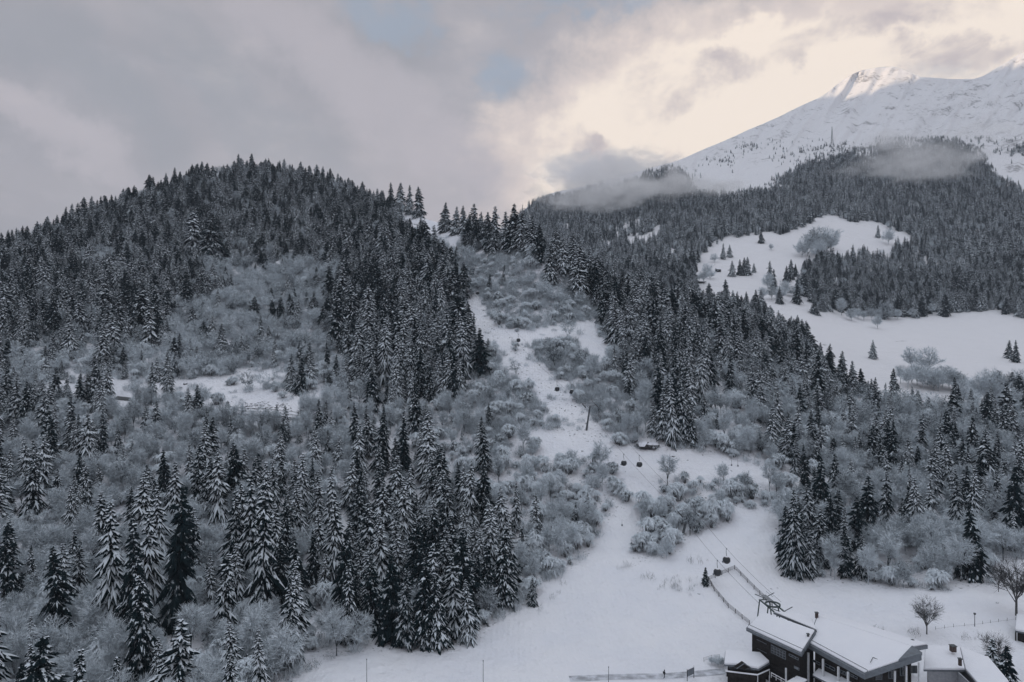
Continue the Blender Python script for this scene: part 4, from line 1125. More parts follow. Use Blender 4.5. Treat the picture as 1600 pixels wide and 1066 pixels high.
# gallery rails and boards under the eave
for fc, u0, u1, z in ((fl, 1, 12.5, 5.6), (fm, .5, 11, 5.2)):
    ang = math.atan2(fc.d.y, fc.d.x)
    MB().box(fc.pt((u0 + u1) / 2, z + ZC - ZC + 0, .55), (u1 - u0, 1.1, .18), ang).build('gallery_floor', M['dark_wood'], st)
    rl = MB().box(fc.pt((u0 + u1) / 2, z + 1.0, 1.05), (u1 - u0, .08, .1), ang).build('gallery_rail', M['dark_wood'], st)
    k = int((u1 - u0) / .9)
    pm = MB().box((0, 0, 0), (.07, .07, .92), ang).mesh('gallery_post', M['dark_wood'])
    for i in range(k + 1): link('gallery_post', pm, rl, fc.pt(lerp(u0, u1, i / k), z + .55, 1.05))
# eave gutters and snow guard rails
def guard(a, b, inw):
    d = (b - a); n_ = Vector((-d.y, d.x, 0)).normalized()
    if n_.dot(inw - a) < 0: n_ = -n_
    o = MB().bar(a + n_ * .75 + Vector((0, 0, .62)), b + n_ * .75 + Vector((0, 0, .62)), .05, n=5).build('snow_guard', M['mast'], st)
    k = max(3, int(d.length / 2.6))
    for i in range(k + 1):
        p = a.lerp(b, i / k) + n_ * .75; MB().box(p + Vector((0, 0, .3)), (.07, .07, .62)).build('guard_post', M['mast'], o)
    MB().bar(a + Vector((0, 0, -.12)) - n_ * .08, b + Vector((0, 0, -.12)) - n_ * .08, .09, n=6).build('gutter', M['pale_metal'], st)
guard(L1, L2, cl); guard(A, B, cen)
def chimney(parent, p, w_, h, m=None, cap=True):
    o = MB().box(p + Vector((0, 0, h / 2)), (w_, w_, h)).build('chimney', m or M['brick'], parent)
    if cap: MB().box(p + Vector((0, 0, h + .09)), (w_ + .2, w_ + .2, .14)).build('cap', M['mast'], o)
    return o
chimney(st, Wz(1276, 966, -63.6), .55, 1.2); chimney(st, Wz(1262, 1002, -65.6) + Vector((.3, .5, 0)), .4, 1.3, M['mast'])
q = Wz(1268, 996, -65.2); MB().box(q + Vector((0, 0, .55)), (1.3, .35, .16), .4).box(q + Vector((0, 0, .25)), (.1, .1, .5)).build('roof_light', M['mast'], st)
# zigzag snow fence lying on the near end of the roof
zz = MB(); pts = [Wz(1360, 1037, -65.2), Wz(1364, 1029, -64.9), Wz(1375, 1034, -65.1), Wz(1383, 1027, -64.6), Wz(1395, 1034, -64.9)]
zz.tube([p + Vector((0, 0, .25)) for p in pts], .06, 5); zz.build('zigzag_guard', M['mast'], st)
# snow covered canopies over the entrances
def canopy(p0, p1, out_, drop, parent):
    pts = [p0, p1, p1 + out_ + Vector((0, 0, -drop)), p0 + out_ + Vector((0, 0, -drop))]
    return roof_slab(parent, pts, .22, .35, .04, 'canopy', 'canopy_snow')
nm = fm.n
canopy(fm.at(1279, 1046), fm.at(1312, 1062), nm * 1.9, .9, st)
canopy(fm.at(1314, 1059), fm.at(1345, 1076), nm * 2.2, .9, st)
canopy(fl.at(1245, 1058), fl.at(1262, 1064), fl.n * 3.6, .5, st)
c2 = [Wz(1392, 1066, -70.5), Wz(1420, 1052, -70.0), Wz(1437, 1062, -70), Wz(1425, 1080, -70.8)]
roof_slab(st, c2, .25, .35, .05, 'canopy', 'canopy_snow')
# stair rail from the left part down to the kiosk
s0 = Wz(1205, 1051, -71.2); s1 = Wz(1236, 1068, -72.5)
sr = MB().bar(s0, s1, .09, n=5).bar(s0 + Vector((0, 0, -.5)), s1 + Vector((0, 0, -.5)), .05, n=5).build('stair_rail', M['white_paint'], st)
for i in range(5):
    p = s0.lerp(s1, i / 4); MB().box(p + Vector((0, 0, -.55)), (.09, .09, 1.1)).build('rail_post', M['white_paint'], sr)

# ------------------------------------------------------------ kiosk left of the station
kk = empty('kiosk', (0, 0, 0)); tag(kk, 'small dark wooden kiosk with thick snow roof and little gable, left of station', 'building')
zr = -71.3
K1 = Wz(1131, 1039, zr - .6); K2 = Wz(1150, 1040, zr - .6); K3 = Wz(1186, 1046, zr - .6); K4 = Wz(1203, 1036, zr - .5); K5 = Wz(1188, 1022, zr + .1); K6 = Wz(1133, 1018, zr + .1)
roof_slab(kk, [K1, K2, K3, K4, K5, K6], .3, .5, .08)
ck = (K1 + K3 + K4 + K6) / 4
ft = [inset(p, ck, .9) for p in (K1, K3, K4, K6)]
ws_ = walls(kk, ft, [p.z - .25 for p in (K1, K3, K4, K6)], GZ, M['dark_wood'])
fk = Face(ft[0], ft[1])
g0 = Wz(1151, 1045, zr - .75); g1 = Wz(1175, 1045, zr - .75); gt = (g0 + g1) / 2 + Vector((0, 0, 1.15))
MB().prism([g0, g1, gt], Vector((-.25, .9, .15))).build('gable', M['dark_wood'], kk)
MB().bar(g0, gt, .1, n=5).bar(g1, gt, .1, n=5).build('gable_trim', M['grey_metal'], kk)
ang = math.atan2(fk.d.y, fk.d.x); ulen = (ft[1] - ft[0]).length
bal = MB().box(fk.pt(ulen / 2, zr - 1.75 + ZC, .75), (ulen + 1, .25, .28), ang).build('balcony_snow', M['rsnow'], kk, smooth=True, bevel=.08)
MB().box(fk.pt(ulen / 2, zr - 2.45 + ZC, .75), (ulen + 1, .09, 1.0), ang).build('balcony_boards', M['dark_wood'], kk)
f2 = Face(ft[1], ft[2]); a2 = math.atan2(f2.d.y, f2.d.x); u2 = (ft[2] - ft[1]).length
MB().box(f2.pt(u2 / 2, zr - 1.75 + ZC, .75), (u2 + .6, .22, .26), a2).build('balcony_snow', M['rsnow'], kk, smooth=True, bevel=.08)
MB().box(f2.pt(u2 / 2, zr - 2.45 + ZC, .75), (u2 + .6, .09, 1.0), a2).build('balcony_boards', M['dark_wood'], kk)
for i in range(5): window(kk, fk, ulen * (i + .15) / 5, ulen * (i + .85) / 5, zr - 1.6 + ZC, zr - .75 + ZC, 1, 1, M['dark_wood'], M['glass'], .06)
for p in (fk.pt(-.4, 0, .75), fk.pt(ulen + .4, 0, .75), f2.pt(u2 + .2, 0, .75)):
    MB().box(Vector((p.x, p.y, (zr - 2.0 + ZC + GZ) / 2)), (.16, .16, zr - 2.0 + ZC - GZ)).build('post', M['white_paint'], kk)

# ------------------------------------------------------------ house right of the station
hs = empty('house', (0, 0, 0)); tag(hs, 'grey rendered house with rounded snow roof and two chimneys, right of station', 'building')
zh = -68.4
H1 = Wz(1443, 1047, zh); H2 = Wz(1508, 1048, zh); H3 = Wz(1541, 1086, zh - .4); H4 = Wz(1577, 1068, zh); H5 = Wz(1545, 1030, zh + .8); H6 = Wz(1500, 1013, zh + 1.5); H7 = Wz(1446, 1011, zh + 1.2)
o = roof_slab(hs, [H1, H2, H6, H7], .3, .5, .05); o2 = roof_slab(hs, [H2 + Vector((.02, 0, 0)), H3, H4, H5, H6 + Vector((.02, 0, 0))], .3, .5, .05)
ch = (H1 + H2 + H4 + H7) / 4
hf = [inset(H1, ch, 1.0) + Vector((0, .3, 0)), inset(H2, ch, 1.3), Wz(1533, 1083, zh) + Vector((.5, .8, 0)), inset(H4, ch, 1.1), inset(H7, ch, 1.0)]
walls(hs, hf, [zh + ZC - .3] * 5, GZ, M['render'])
fh = Face(hf[0], hf[1])
for r_ in ((1470,1056,1480,1070),(1491,1059,1500,1073)): window(hs, fh, *fh.rect(*r_), 2, 1, M['dark_wood'], M['glass'])
for px, py, z, w_, h in ((1489,1018,zh+1.9,.95,1.15),(1500,1040,zh+1.1,.5,1.35),(1438,1014,-65.2,.4,.9),(1426,1005,-64.2,.3,.6)):
    c_ = chimney(hs if px > 1440 else st, Wz(px, py, z), w_, h)
# ------------------------------------------------------------ chalet cut by the right edge
ce = empty('chalet', (0, 0, 0)); tag(ce, 'dark timber chalet with snowy roof cut off by the right edge', 'building')
zc = -69.3
C1 = Wz(1586, 986, zc); C2 = Wz(1650, 998, zc); C3 = Wz(1650, 962, zc + 1.6); C4 = Wz(1588, 962, zc + 1.4)
roof_slab(ce, [C1, C2, C3, C4], .3, .5, .05)
cc_ = (C1 + C2 + C3 + C4) / 4; cf = [inset(p, cc_, .8) for p in (C1, C2, C3, C4)]
walls(ce, cf, [zc + ZC - .3] * 4, FLOOR + ZC, M['dark_wood'])
fcx = Face(cf[0], cf[1]); window(ce, fcx, 1.2, 2.8, zc + ZC - 2.2, zc + ZC - 1.0, 2, 1, M['dark_wood'], M['glass']); window(ce, fcx, 4.2, 5.8, zc + ZC - 2.2, zc + ZC - 1.0, 2, 1, M['dark_wood'], M['glass'])
MB().box(fcx.pt(3.5, zc + ZC - 3.2, .6), (8.5, 1.2, .2), math.atan2(fcx.d.y, fcx.d.x)).build('balcony', M['dark_wood'], ce)
MB().box(fcx.pt(-.4, (zc + ZC) - 3.4, .3), (.2, .2, 6.2)).build('corner_post', M['dark_wood'], ce)

# ------------------------------------------------------------ gondola lift
TW = [(1066, 836, 1075, 803, 'lift tower standing among laden bushes above the station'), (916, 672, 922, 634, 'slender lift tower beside the snowy crossing in the centre'), (725, 470, 729, 437, 'lift tower at the edge of the dark wood on the steep slope'), (652, 371, 652, 351, 'highest lift tower on the small clearing at the crest')]
tops = []; bases = []
for bx, by, tx, ty, lb in TW:
    b = on_near(bx, by); tops.append(Vector((b.x + (tx - bx) / F * b.y, b.y, (533 - ty) / F * b.y + ZC))); bases.append(b)
S0 = Wz(1203, 944, -67.0)
line = [S0] + tops
def perp(d): v = Vector((d.y, -d.x, 0)).normalized(); return v if v.x > 0 else -v
wheel = MB().lathe([(.0, -.06), (.26, -.06), (.30, -.02), (.30, .02), (.26, .06), (0, .06)], 12).mesh('sheave', M['rubber'])
for i, (b, tp, tw) in enumerate(zip(bases, tops, TW)):
    nxt = line[i + 2] if i + 2 < len(line) else tp + (tp - line[i]); d = (nxt - line[i]); pz = perp(d); dn = Vector((d.x, d.y, 0)).normalized()
    t = empty('lift_tower', b); tag(t, tw[4], 'lift tower', 'towers of the gondola lift')
    h = (tp - b); sc_ = 1.35 if i > 1 else 1.0
    m_ = MB(); m_.bar(Vector((0, 0, -.8)), h, .48 * sc_, .30 * sc_, 12); m_.build('mast', M['mast'], t)
    MB().bar(h - pz * 3.1, h + pz * 3.1, .17 * sc_, n=8).bar(h + Vector((0, 0, -1.3)), h - pz * 1.6, .1, n=6).bar(h + Vector((0, 0, -1.3)), h + pz * 1.6, .1, n=6).build('crossarm', M['pale_metal'], t)
    MB().bar(h - pz * 2.2, h - pz * 2.2 + Vector((0, 0, 1.3)), .09, n=6).bar(h + pz * 2.2, h + pz * 2.2 + Vector((0, 0, 1.3)), .09, n=6).bar(h - pz * 3.2 + Vector((0, 0, 1.3)), h + pz * 3.2 + Vector((0, 0, 1.3)), .09, n=6).build('service_frame', M['pale_metal'], t)
    lad = MB()
    for s in (-.2, .2): lad.bar(dn * -.55 + pz * s, h + dn * -.4 + pz * s, .03, n=4)
    for j in range(int(h.length / .8)):
        f_ = j * .8 / h.length; q = h * f_ + dn * (-.55 + .15 * f_); lad.bar(q - pz * .2, q + pz * .2, .025, n=4)
    lad.build('ladder', M['pale_metal'], t)
    slope = math.atan2(d.z, math.hypot(d.x, d.y))
    for s in (-1, 1):
        sd = dn * math.cos(slope) + Vector((0, 0, math.sin(slope)))
        bm_ = MB().bar(h + pz * 3.0 * s - sd * 1.8 + Vector((0, 0, -.12)), h + pz * 3.0 * s + sd * 1.8 + Vector((0, 0, -.12)), .14, n=6).build('sheave_beam', M['pale_metal'], t)
        for j in range(6):
            o = link('sheave', wheel, bm_, h + pz * 3.0 * s + sd * (-1.6 + .64 * j) + Vector((0, 0, .12)))
            o.rotation_euler = pz.to_track_quat('Z', 'Y').to_euler()
# ropes: each span hangs a little
top_end = tops[-1] + (tops[-1] - tops[-2]).normalized() * 60 + Vector((0, 0, -14))
nodes = line + [top_end]
def rope_pt(seg, t, s):
    a, b = nodes[seg], nodes[seg + 1]; pa = perp(nodes[seg + 1] - nodes[max(0, seg - 1)]) * 3.0 * s; pb = perp((nodes[min(len(nodes) - 1, seg + 2)] - nodes[seg])) * 3.0 * s
    L_ = (b - a).length
    return (a + pa).lerp(b + pb, t) + Vector((0, 0, .42 - 4 * .022 * L_ * t * (1 - t)))
for s, nm_ in ((-1, 'left haul rope of the gondola lift running up the slope'), (1, 'right haul rope of the gondola lift running up the slope')):
    pts = [rope_pt(g, j / 24, s) for g in range(len(nodes) - 1) for j in range(24)] + [rope_pt(len(nodes) - 2, 1, s)]
    o = MB().tube(pts, .032, 4).build('haul_rope', M['rope']); tag(o, nm_, 'cable')
def cabin(p, d, lb):
    e = empty('gondola_cabin', p + Vector((0, 0, -4.6)), math.atan2(d.y, d.x)); tag(e, lb, 'gondola', 'cabins hanging on the gondola lift')
    prof = [(.0, .0), (.42, .05), (.76, .24), (1.02, .62), (1.12, 1.08), (1.04, 1.55), (.78, 1.94), (.45, 2.15), (0, 2.22)]
    MB().lathe(prof, 20, sx=1.05).build('shell', M['black'], e, smooth=True)
    MB().lathe([(1.12, .85), (1.145, 1.1), (1.09, 1.46), (.93, 1.78)], 20, sx=1.05).build('window_band', M['glass'], e, smooth=True)
    MB().lathe([(.66, 2.12), (.52, 2.27), (.3, 2.34), (0, 2.36)], 14).build('roof_snow', M['rsnow'], e, smooth=True)
    for sy in (-1, 1): MB().box((0, sy * 1.16, 1.05), (.07, .07, 1.3)).build('door_rail', M['grey_metal'], e)
    MB().box((0, 1.2, .55), (.9, .12, .4)).build('ski_rack', M['grey_metal'], e)
    MB().tube([(0, 0, 2.2), (0, 0, 2.8), (.25, 0, 3.4), (.25, 0, 4.3), (0, 0, 4.6)], .075, 6).build('hanger', M['mast'], e)
    MB().box((0, 0, 4.6), (.7, .16, .26)).build('grip', M['pale_metal'], e)
CB = [(0,-1,1121,'left gondola cabin of the pair just above the station fence'),(0,1,1135,'right gondola cabin of the pair just above the station fence'),
 (1,-1,975,'left gondola cabin hanging over the snow track'),(1,1,999,'right gondola cabin hanging over the snow track'),
 (2,-1,870,'upper cabin of the pair over the brush left of the central tower'),(2,1,893,'lower cabin of the pair over the brush left of the central tower'),
 (2,1,810,'single gondola cabin where the path crosses the lift line'),(2,-1,731,'cabin right under the lift tower at the dark wood'),(2,1,746,'cabin just below right of the lift tower at the dark wood'),
 (4,-1,645,'tiny cabin beside the highest lift tower')]
for seg, s, px, lb in CB:
    best = min((abs((lambda q: q.x / q.y * F + 800)(rope_pt(seg, t / 200, s)) - px), t / 200) for t in range(201))
    p = rope_pt(seg, best[1], s); cabin(p, nodes[seg + 1] - nodes[seg], lb)
# return wheel and frame behind the station roof
mc = empty('rope_return_frame', (0, 0, 0)); tag(mc, 'green steel return wheel frame of the lift behind station roof', 'lift machinery')
d_ = (tops[0] - S0); d_.z = 0; d_.normalize(); pz = perp(d_)
gz = on_near(1205, 955).z
m1 = S0 + d_ * 3; m2 = S0 - d_ * 6.5
for s in (-1, 1):
    MB().bar(m1 + pz * 1.3 * s, m2 + pz * 1.3 * s, .2, n=6).build('main_beam', M['green_metal'], mc)
for k_, q in enumerate((m1, (m1 + m2) / 2, m2)):
    for s in (-1, 1):
        f_ = q + pz * 2.3 * s; f_.z = gz - .5; MB().bar(q + pz * 1.3 * s, f_, .16, n=6).build('leg', M['green_metal'], mc)
    MB().bar(q - pz * 1.5, q + pz * 1.5, .13, n=6).build('cross_beam', M['green_metal'], mc)
for q in (m1, m2):
    MB().bar(q - pz * 2.6 + Vector((0, 0, 1.5)), q + pz * .5 + Vector((0, 0, .2)), .1, n=5).bar(q + pz * 2.6 + Vector((0, 0, 1.7)), q - pz * .5 + Vector((0, 0, .2)), .1, n=5).build('guide_arm', M['green_metal'], mc)
o = MB().lathe([(1.55, -.10), (1.9, -.18), (1.9, -.06), (1.75, 0), (1.9, .06), (1.9, .18), (1.55, .10), (1.55, -.10)], 24, S0 + Vector((0, 0, .5)) - d_ * 1.5).build('bullwheel', M['green_metal'], mc)
pl = MB().box(S0 + d_ * 1.5 + Vector((0, 0, 1.0)), (4.2, 1.2, .12), math.atan2(d_.y, d_.x)).build('platform', M['pale_metal'], mc)
MB().tube([S0 + d_ * 3.5 + pz * .6 + Vector((0, 0, 2)), S0 - d_ * .5 + pz * .6 + Vector((0, 0, 2))], .05, 4).build('handrail', M['pale_metal'], pl)

# ------------------------------------------------------------ fences round the lift pad
def rope_fence(name, pix, lb, h=1.35, step=3.4, ropes=4):
    e = empty(name, (0, 0, 0)); tag(e, lb, 'fence')
    pts = [on_near(*q) for q in pix]; P_ = []
    for a, b in zip(pts[:-1], pts[1:]):
        k = max(1, round((b - a).length / step))
        for i in range(k):
            q = a.lerp(b, i / k); px = q.x / q.y * F + 800; py = 533 - (q.z - ZC) / q.y * F; P_.append(on_near(px, py))
    P_.append(pts[-1])
    pm = MB().bar((0, 0, -.3), (0, 0, h), .09, .07, 6).mesh('fence_post', M['dark_wood']) if h > 1 else MB().bar((0, 0, -.3), (0, 0, h), .045, .035, 5).mesh('fence_post', M['dark_wood'])
    rr = random.Random(4)
    for q in P_:
        o = link('post', pm, e, q); o.rotation_euler = (rr.uniform(-.08, .08), rr.uniform(-.08, .08), 0)
    for j in range(ropes):
        z = h * (.25 + .7 * j / max(1, ropes - 1)); MB().tube([q + Vector((0, 0, z)) for q in P_], .035 if h > 1 else .015, 4).build('rope', M['rope'], e)
    nt_ = MB()
    if h < 1: return
    for a, b in zip(P_[:-1], P_[1:]):
        for i in range(1, 9): q = a.lerp(b, i / 9); nt_.bar(q + Vector((0, 0, h * .25)), q + Vector((0, 0, h * .95)), .022, n=3, cap=False)
    nt_.build('net', M['rope'], e)
rope_fence('net_fence', [(1207, 949), (1178, 921), (1148, 890), (1107, 908), (1116, 924), (1138, 950), (1171, 977)], 'dark net fence on posts around the snowy pad above the station')
rope_fence('post_fence', [(1462, 984), (1490, 980), (1523, 977), (1560, 972), (1600, 967)], 'low post and rope fence along the snowy path by the right trees', .8, 2.6, 1)
rope_fence('pasture_fence', [(1100, 1034), (1112, 1030), (1124, 1029)], 'short piece of fence in the brush left of the kiosk', 1.0, 2.0, 2)

# ------------------------------------------------------------ poles, lamp, sign, snow lances
def pole(px, py, top, lb, nm='snow_pole', r_=.07, head=None, cat='pole'):
    b = on_near(px, py) if py <= 1066 else Wz(px, py, FLOOR + .1); h = (py - top) / F * b.y
    e = empty(nm, b); tag(e, lb, cat)
    MB().bar((0, 0, -.3), (0, 0, h), r_, r_ * .7, 8).build('shaft', M['mast'], e)
    if head == 'lamp':
        MB().lathe([(0, 0), (.18, .02), (.3, .35), (.22, .55), (0, .72)], 10, (0, 0, h)).build('lantern', M['mast'], e)
        MB().lathe([(.2, .55), (.2, .66), (.05, .78), (0, .78)], 8, (0, 0, h)).build('snow_cap', M['rsnow'], e)
    else:
        MB().lathe([(r_ * .9, -.04), (r_ * 1.6, 0), (r_ * 1.6, .16), (0, .22)], 8, (0, 0, h)).build('cap', M['mast'], e)
pole(573, 1074, 1031, 'tall thin pole on the snow field, leftmost of three'); pole(755, 1074, 1033, 'tall thin pole on the snow field, middle of three'); pole(951, 1074, 1043, 'tall thin pole on the snow field, rightmost of three')
pole(405, 1074, 1050, 'short pole at the foot of the left wood')
pole(1523, 979, 961, 'lantern on a post by the snowy path near the right edge', 'lantern_post', .09, 'lamp', 'lamp')
for px, py, tp, lb in ((1143,728,712,'left of two snow lances on the track'),(1153,729,718,'right of two snow lances on the track'),(917,849,842,'snow lance at the edge of the central bushes'),(972,822,812,'thin pole between the laden bushes')):
    b = on_near(px, py); e = empty('snow_lance', b); tag(e, lb, 'snow lance'); h = (py - tp) / F * b.y
    MB().bar((0, 0, 0), (0, .2, h), .05, .035, 6).build('lance', M['mast'], e); MB().box((0, 0, .3), (.45, .4, .6)).build('valve_box', M['pale_metal'], e)
sg = empty('sign_board', on_near(1079, 1062)); tag(sg, 'dark framed board on two posts beside the snowy road', 'sign')
MB().box((0, 0, 1.75), (2.3, .10, 1.5), R(38)).build('board', M['grey_metal'], sg)
for s in (-1, 1): MB().box((s * 1.2 * math.cos(R(38)), s * 1.2 * math.sin(R(38)), 1.2), (.12, .12, 3.0)).build('post', M['dark_wood'], sg)
MB().box((0, 0, 2.58), (2.5, .22, .12), R(38)).build('snow_cap', M['rsnow'], sg)

# ------------------------------------------------------------ walker on the snow field
def person(p, rz, lb):
    e = empty('person', p, rz); tag(e, lb, 'person')
    J = {'pel': (0,0,.95,.15,.12), 'wst': (0,.01,1.12,.14,.11), 'chs': (0,.02,1.34,.18,.13), 'nck': (0,.03,1.50,.065,.065), 'hd0': (0,.05,1.58,.085,.09), 'hd1': (0,.06,1.70,.10,.11), 'hd2': (0,.05,1.79,.06,.07),
         'hl': (-.09,.02,.88,.10,.11), 'kl': (-.10,.20,.50,.07,.075), 'al': (-.10,.14,.10,.05,.05), 'fl': (-.10,.32,.05,.045,.04),
         'hr': (.09,0,.88,.10,.11), 'kr': (.10,-.02,.48,.07,.075), 'ar': (.10,-.30,.14,.05,.05), 'fr': (.10,-.16,.05,.045,.04),
         'sl': (-.19,.02,1.42,.075,.075), 'el': (-.26,-.10,1.16,.055,.055), 'wl': (-.25,.05,.95,.04,.04), 'nl': (-.24,.10,.87,.045,.035),
         'sr': (.19,.02,1.42,.075,.075), 'er': (.27,.0,1.15,.055,.055), 'wr': (.26,.20,.99,.04,.04), 'nr': (.25,.26,.93,.045,.035)}
    Ed = [('pel','wst'),('wst','chs'),('chs','nck'),('nck','hd0'),('hd0','hd1'),('hd1','hd2'),('pel','hl'),('hl','kl'),('kl','al'),('al','fl'),('pel','hr'),('hr','kr'),('kr','ar'),('ar','fr'),('chs','sl'),('sl','el'),('el','wl'),('wl','nl'),('chs','sr'),('sr','er'),('er','wr'),('wr','nr')]
    ks = list(J); me = bpy.data.meshes.new('body'); me.from_pydata([J[k][:3] for k in ks], [(ks.index(a), ks.index(b)) for a, b in Ed], []); me.materials.append(M['jacket'])
    o = link('body', me, e); md = o.modifiers.new('skin', 'SKIN')
    for i, k in enumerate(ks): me.skin_vertices[0].data[i].radius = J[k][3:]; me.skin_vertices[0].data[i].use_root = (k == 'pel')
    ss = o.modifiers.new('sub', 'SUBSURF'); ss.levels = 2; ss.render_levels = 2
    MB().box((0, -.2, 1.28), (.32, .2, .48)).build('backpack', M['rubber'], e, bevel=.05)
    MB().lathe([(.115, 1.68), (.12, 1.74), (.09, 1.83), (0, 1.86)], 12, (0, .055, 0)).build('hat', M['rubber'], e, smooth=True)
    return e
e = person(on_near(1038, 1060), R(-60), 'person in dark clothes walking on the snow left of the sign'); e.scale = (1.05,) * 3

# ------------------------------------------------------------ roads
def strip(name, pix, w_, m, lift=.05):
    pts = [on_near(*q) for q in pix]; mb = MB(); n_ = 0; prev = None
    for a, b in zip(pts[:-1], pts[1:]):
        k = max(2, int((b - a).length / 1.0))
        for i in range(k + (b is pts[-1])):
            q = a.lerp(b, i / k); t_ = (b - a).normalized(); sd = Vector((-t_.y, t_.x, 0)).normalized()
            row = []
            for s in (-1, 0, 1):
                v = q + sd * s * w_ / 2; px = v.x / v.y * F + 800
                py = 533 - (v.z - ZC) / v.y * F
                D = float(Dn(px, py)); zt = None
                # settle onto the slope below this plan point
                for _ in range(12):
                    D = float(Dn(px, py)); py += (v.y - D) * -0.25 if D > 0 else 0
                    py = max(py, 260)
                z = (533 - py) / F * v.y + ZC; row.append(Vector((v.x, v.y, z + lift)))
            mb.v += row
            c = len(mb.v)
            if prev is not None: mb.f += [(prev, prev + 1, c - 2, c - 3), (prev + 1, prev + 2, c - 1, c - 2)]
            prev = c - 3
    o = mb.build(name, m); tag(o, kind='structure'); return o
strip('village_road', [(890, 1061), (960, 1058), (1040, 1057), (1090, 1053), (1135, 1049)], 2.6, M['wet'], .06)
strip('mountain_road', [(350, 648), (400, 650), (462, 656)], 2.6, M['asphalt'], .35)
strip('mountain_road', [(180, 622), (205, 625), (238, 630)], 3.0, M['asphalt'], .35)
# railing over the road bend and the stone bank behind it
rp = [on_near(*q) for q in ((352, 641), (383, 644), (415, 645), (446, 648), (466, 651))]
e = empty('road_railing', (0, 0, 0)); tag(e, 'dark railing along the small road on the wooded slope', 'railing')
for q in rp: MB().box(q + Vector((0, 0, .9)), (.35, .35, 2.9)).build('post', M['dark_wood'], e)
for z in (.5, 1.9): MB().tube([q + Vector((0, 0, z)) for q in rp], .11, 5).build('rail', M['dark_wood'], e)
def stone_mesh(seed, flat=.6):
    bm = bmesh.new(); bmesh.ops.create_icosphere(bm, subdivisions=2, radius=.5); rr = random.Random(seed)
    for v in bm.verts: v.co *= rr.uniform(.78, 1.18)
    for v in bm.verts: v.co.z *= flat
    me = bpy.data.meshes.new('stone'); bm.to_mesh(me); bm.free(); me.materials.append(M['stone_snow']); return me
def stone_snow():
    m, n, b = mat('stone_with_snow'); g = n.add('ShaderNodeNewGeometry'); sx = n.add('ShaderNodeSeparateXYZ'); n.l.new(g.outputs['Normal'], sx.inputs[0])
    v = n.noise(g.outputs['Position'], 1.1, 6, .65)
    f = n.smooth(n.math('ADD', sx.outputs[2], n.math('MULTIPLY', n.math('SUBTRACT', v, .5), 1.1)), .40, .55)
    n.set(b.inputs['Base Color'], n.mix(f, n.mix(v, (.02, .02, .022), (.09, .09, .09)), (.8, .82, .87))); b.inputs['Roughness'].default_value = .9
    bump(n, b, v, .6, .3); return m
M['stone_snow'] = stone_snow()
SM = [stone_mesh(i) for i in range(5)]
rr = random.Random(12)
sb = empty('stone_bank', (0, 0, 0)); tag(sb, 'bank of dark snow-capped stones above the small road', 'stone bank')
for i in range(70):
    px = rr.uniform(383, 456); py = 628 + 13 * rr.random() + (px - 420) * .04
    o = link('stone', SM[i % 5], sb, on_near(px, py)); s = rr.uniform(.9, 2.2); o.scale = (s, s * .8, s * .7); o.rotation_euler = (0, 0, rr.uniform(0, 6))
for px, py, s, lb in ((1006,699,6.5,'big dark rock with overhang under the spruces at the track'),(1020,700,6,'dark rock beside the spruce clump at the track'),(990,690,4,'snow-capped rock left of the big rock at the track'),(1052,713,1.6,'small dark stone on the snow track'),(1074,719,1.0,'tiny dark stone on the right of the snow track'),(910,705,1.1,'small stone on the track left of the cabins'),(407,670,1.8,'dark boulder below the small road'),(1060,922,.9,'stone on the snow left of the pad fence'),(1092,928,.9,'dark stone close to the pad fence'),(1205,920,.8,'stone on the open snow above the station'),(1215,919,.6,'small stone on the open snow above the station'),(1558,942,1.1,'dark stone on the snow by the right trees'),(290,600,3,'rock in the scree left of the small road'),(305,590,2.4,'upper rock in the scree left of the small road'),(283,606,2,'lower rock in the scree left of the small road')):
    o = link('boulder', SM[rr.randint(0, 4)], None, on_near(px, py)); tag(o, lb, 'rock'); o.scale = (s, s * .8, s * (.95 if s > 3 else .75)); o.location.z += .10 * s * (s > 3); o.rotation_euler = (0, 0, rr.uniform(0, 6))
# small dark stones breaking through thin snow on the lift line and the pistes
rk_ = []
for poly, n_ in ((S_OPEN['liftline'], 260), (S_OPEN['road'], 60), (S_OPEN['track'], 16), (S_OPEN['clearing'], 20)):
    xs = [q[0] for q in poly]; ys = [q[1] for q in poly]; c = 0
    while c < n_:
        px, py = rr.uniform(min(xs), max(xs)), rr.uniform(min(ys), max(ys))
        if inpoly(np.array([px]), np.array([py]), poly)[0]: p = on_near(px, py); rk_.append((p.x, p.y, p.z - .1, rr.uniform(.25, .95), px, py)); c += 1
pool('stone', SM); scatter('scattered_stones', 'stone', rk_, 'small dark stones showing through the snow of the lift line', 1.0, .3)

# ------------------------------------------------------------ single trees round the station
def lone(kind, px, tip, foot, lb, wide=1.0, var=0, nm=None):
    p = on_near(px, foot) if foot <= 1066 else Wz(px, foot, FLOOR + .2)
    H = (foot - tip) / F * p.y; cm, tm, *_, Hn = (SPR if kind == 's' else FINE if kind == 'f' else BARE)[var]
    e = empty(nm or ('spruce_tree' if kind == 's' else 'bare_tree'), p, rr.uniform(0, 6)); s = H / Hn; e.scale = (s * wide, s * wide, s); tag(e, lb, 'tree')
    link('crown', cm, e); link('trunk', tm, e)
M['fine_twig'] = frost('fine_bare_twigs', .10, (.06, .062, .065))
FINE = []
for H, sp, nl, ns, nt, tw, tr in ((10, .40, 10, 9, 20, .035, .24), (15, .36, 10, 9, 20, .05, .28)):
    vt, ft_, vc, fc_ = bare_tree(rg2, H, sp, nl, ns, nt, tw, tr, .85, .05, .11, .016)
    FINE.append((mesh_np('twigs', vc, fc_, M['fine_twig']), mesh_np('limbs', vt, ft_, M['limb']), vc, fc_, vt, ft_, H))
lone('f', 1448, 927, 991, 'round-crowned bare tree standing alone behind the station roof', 1.05, 0)
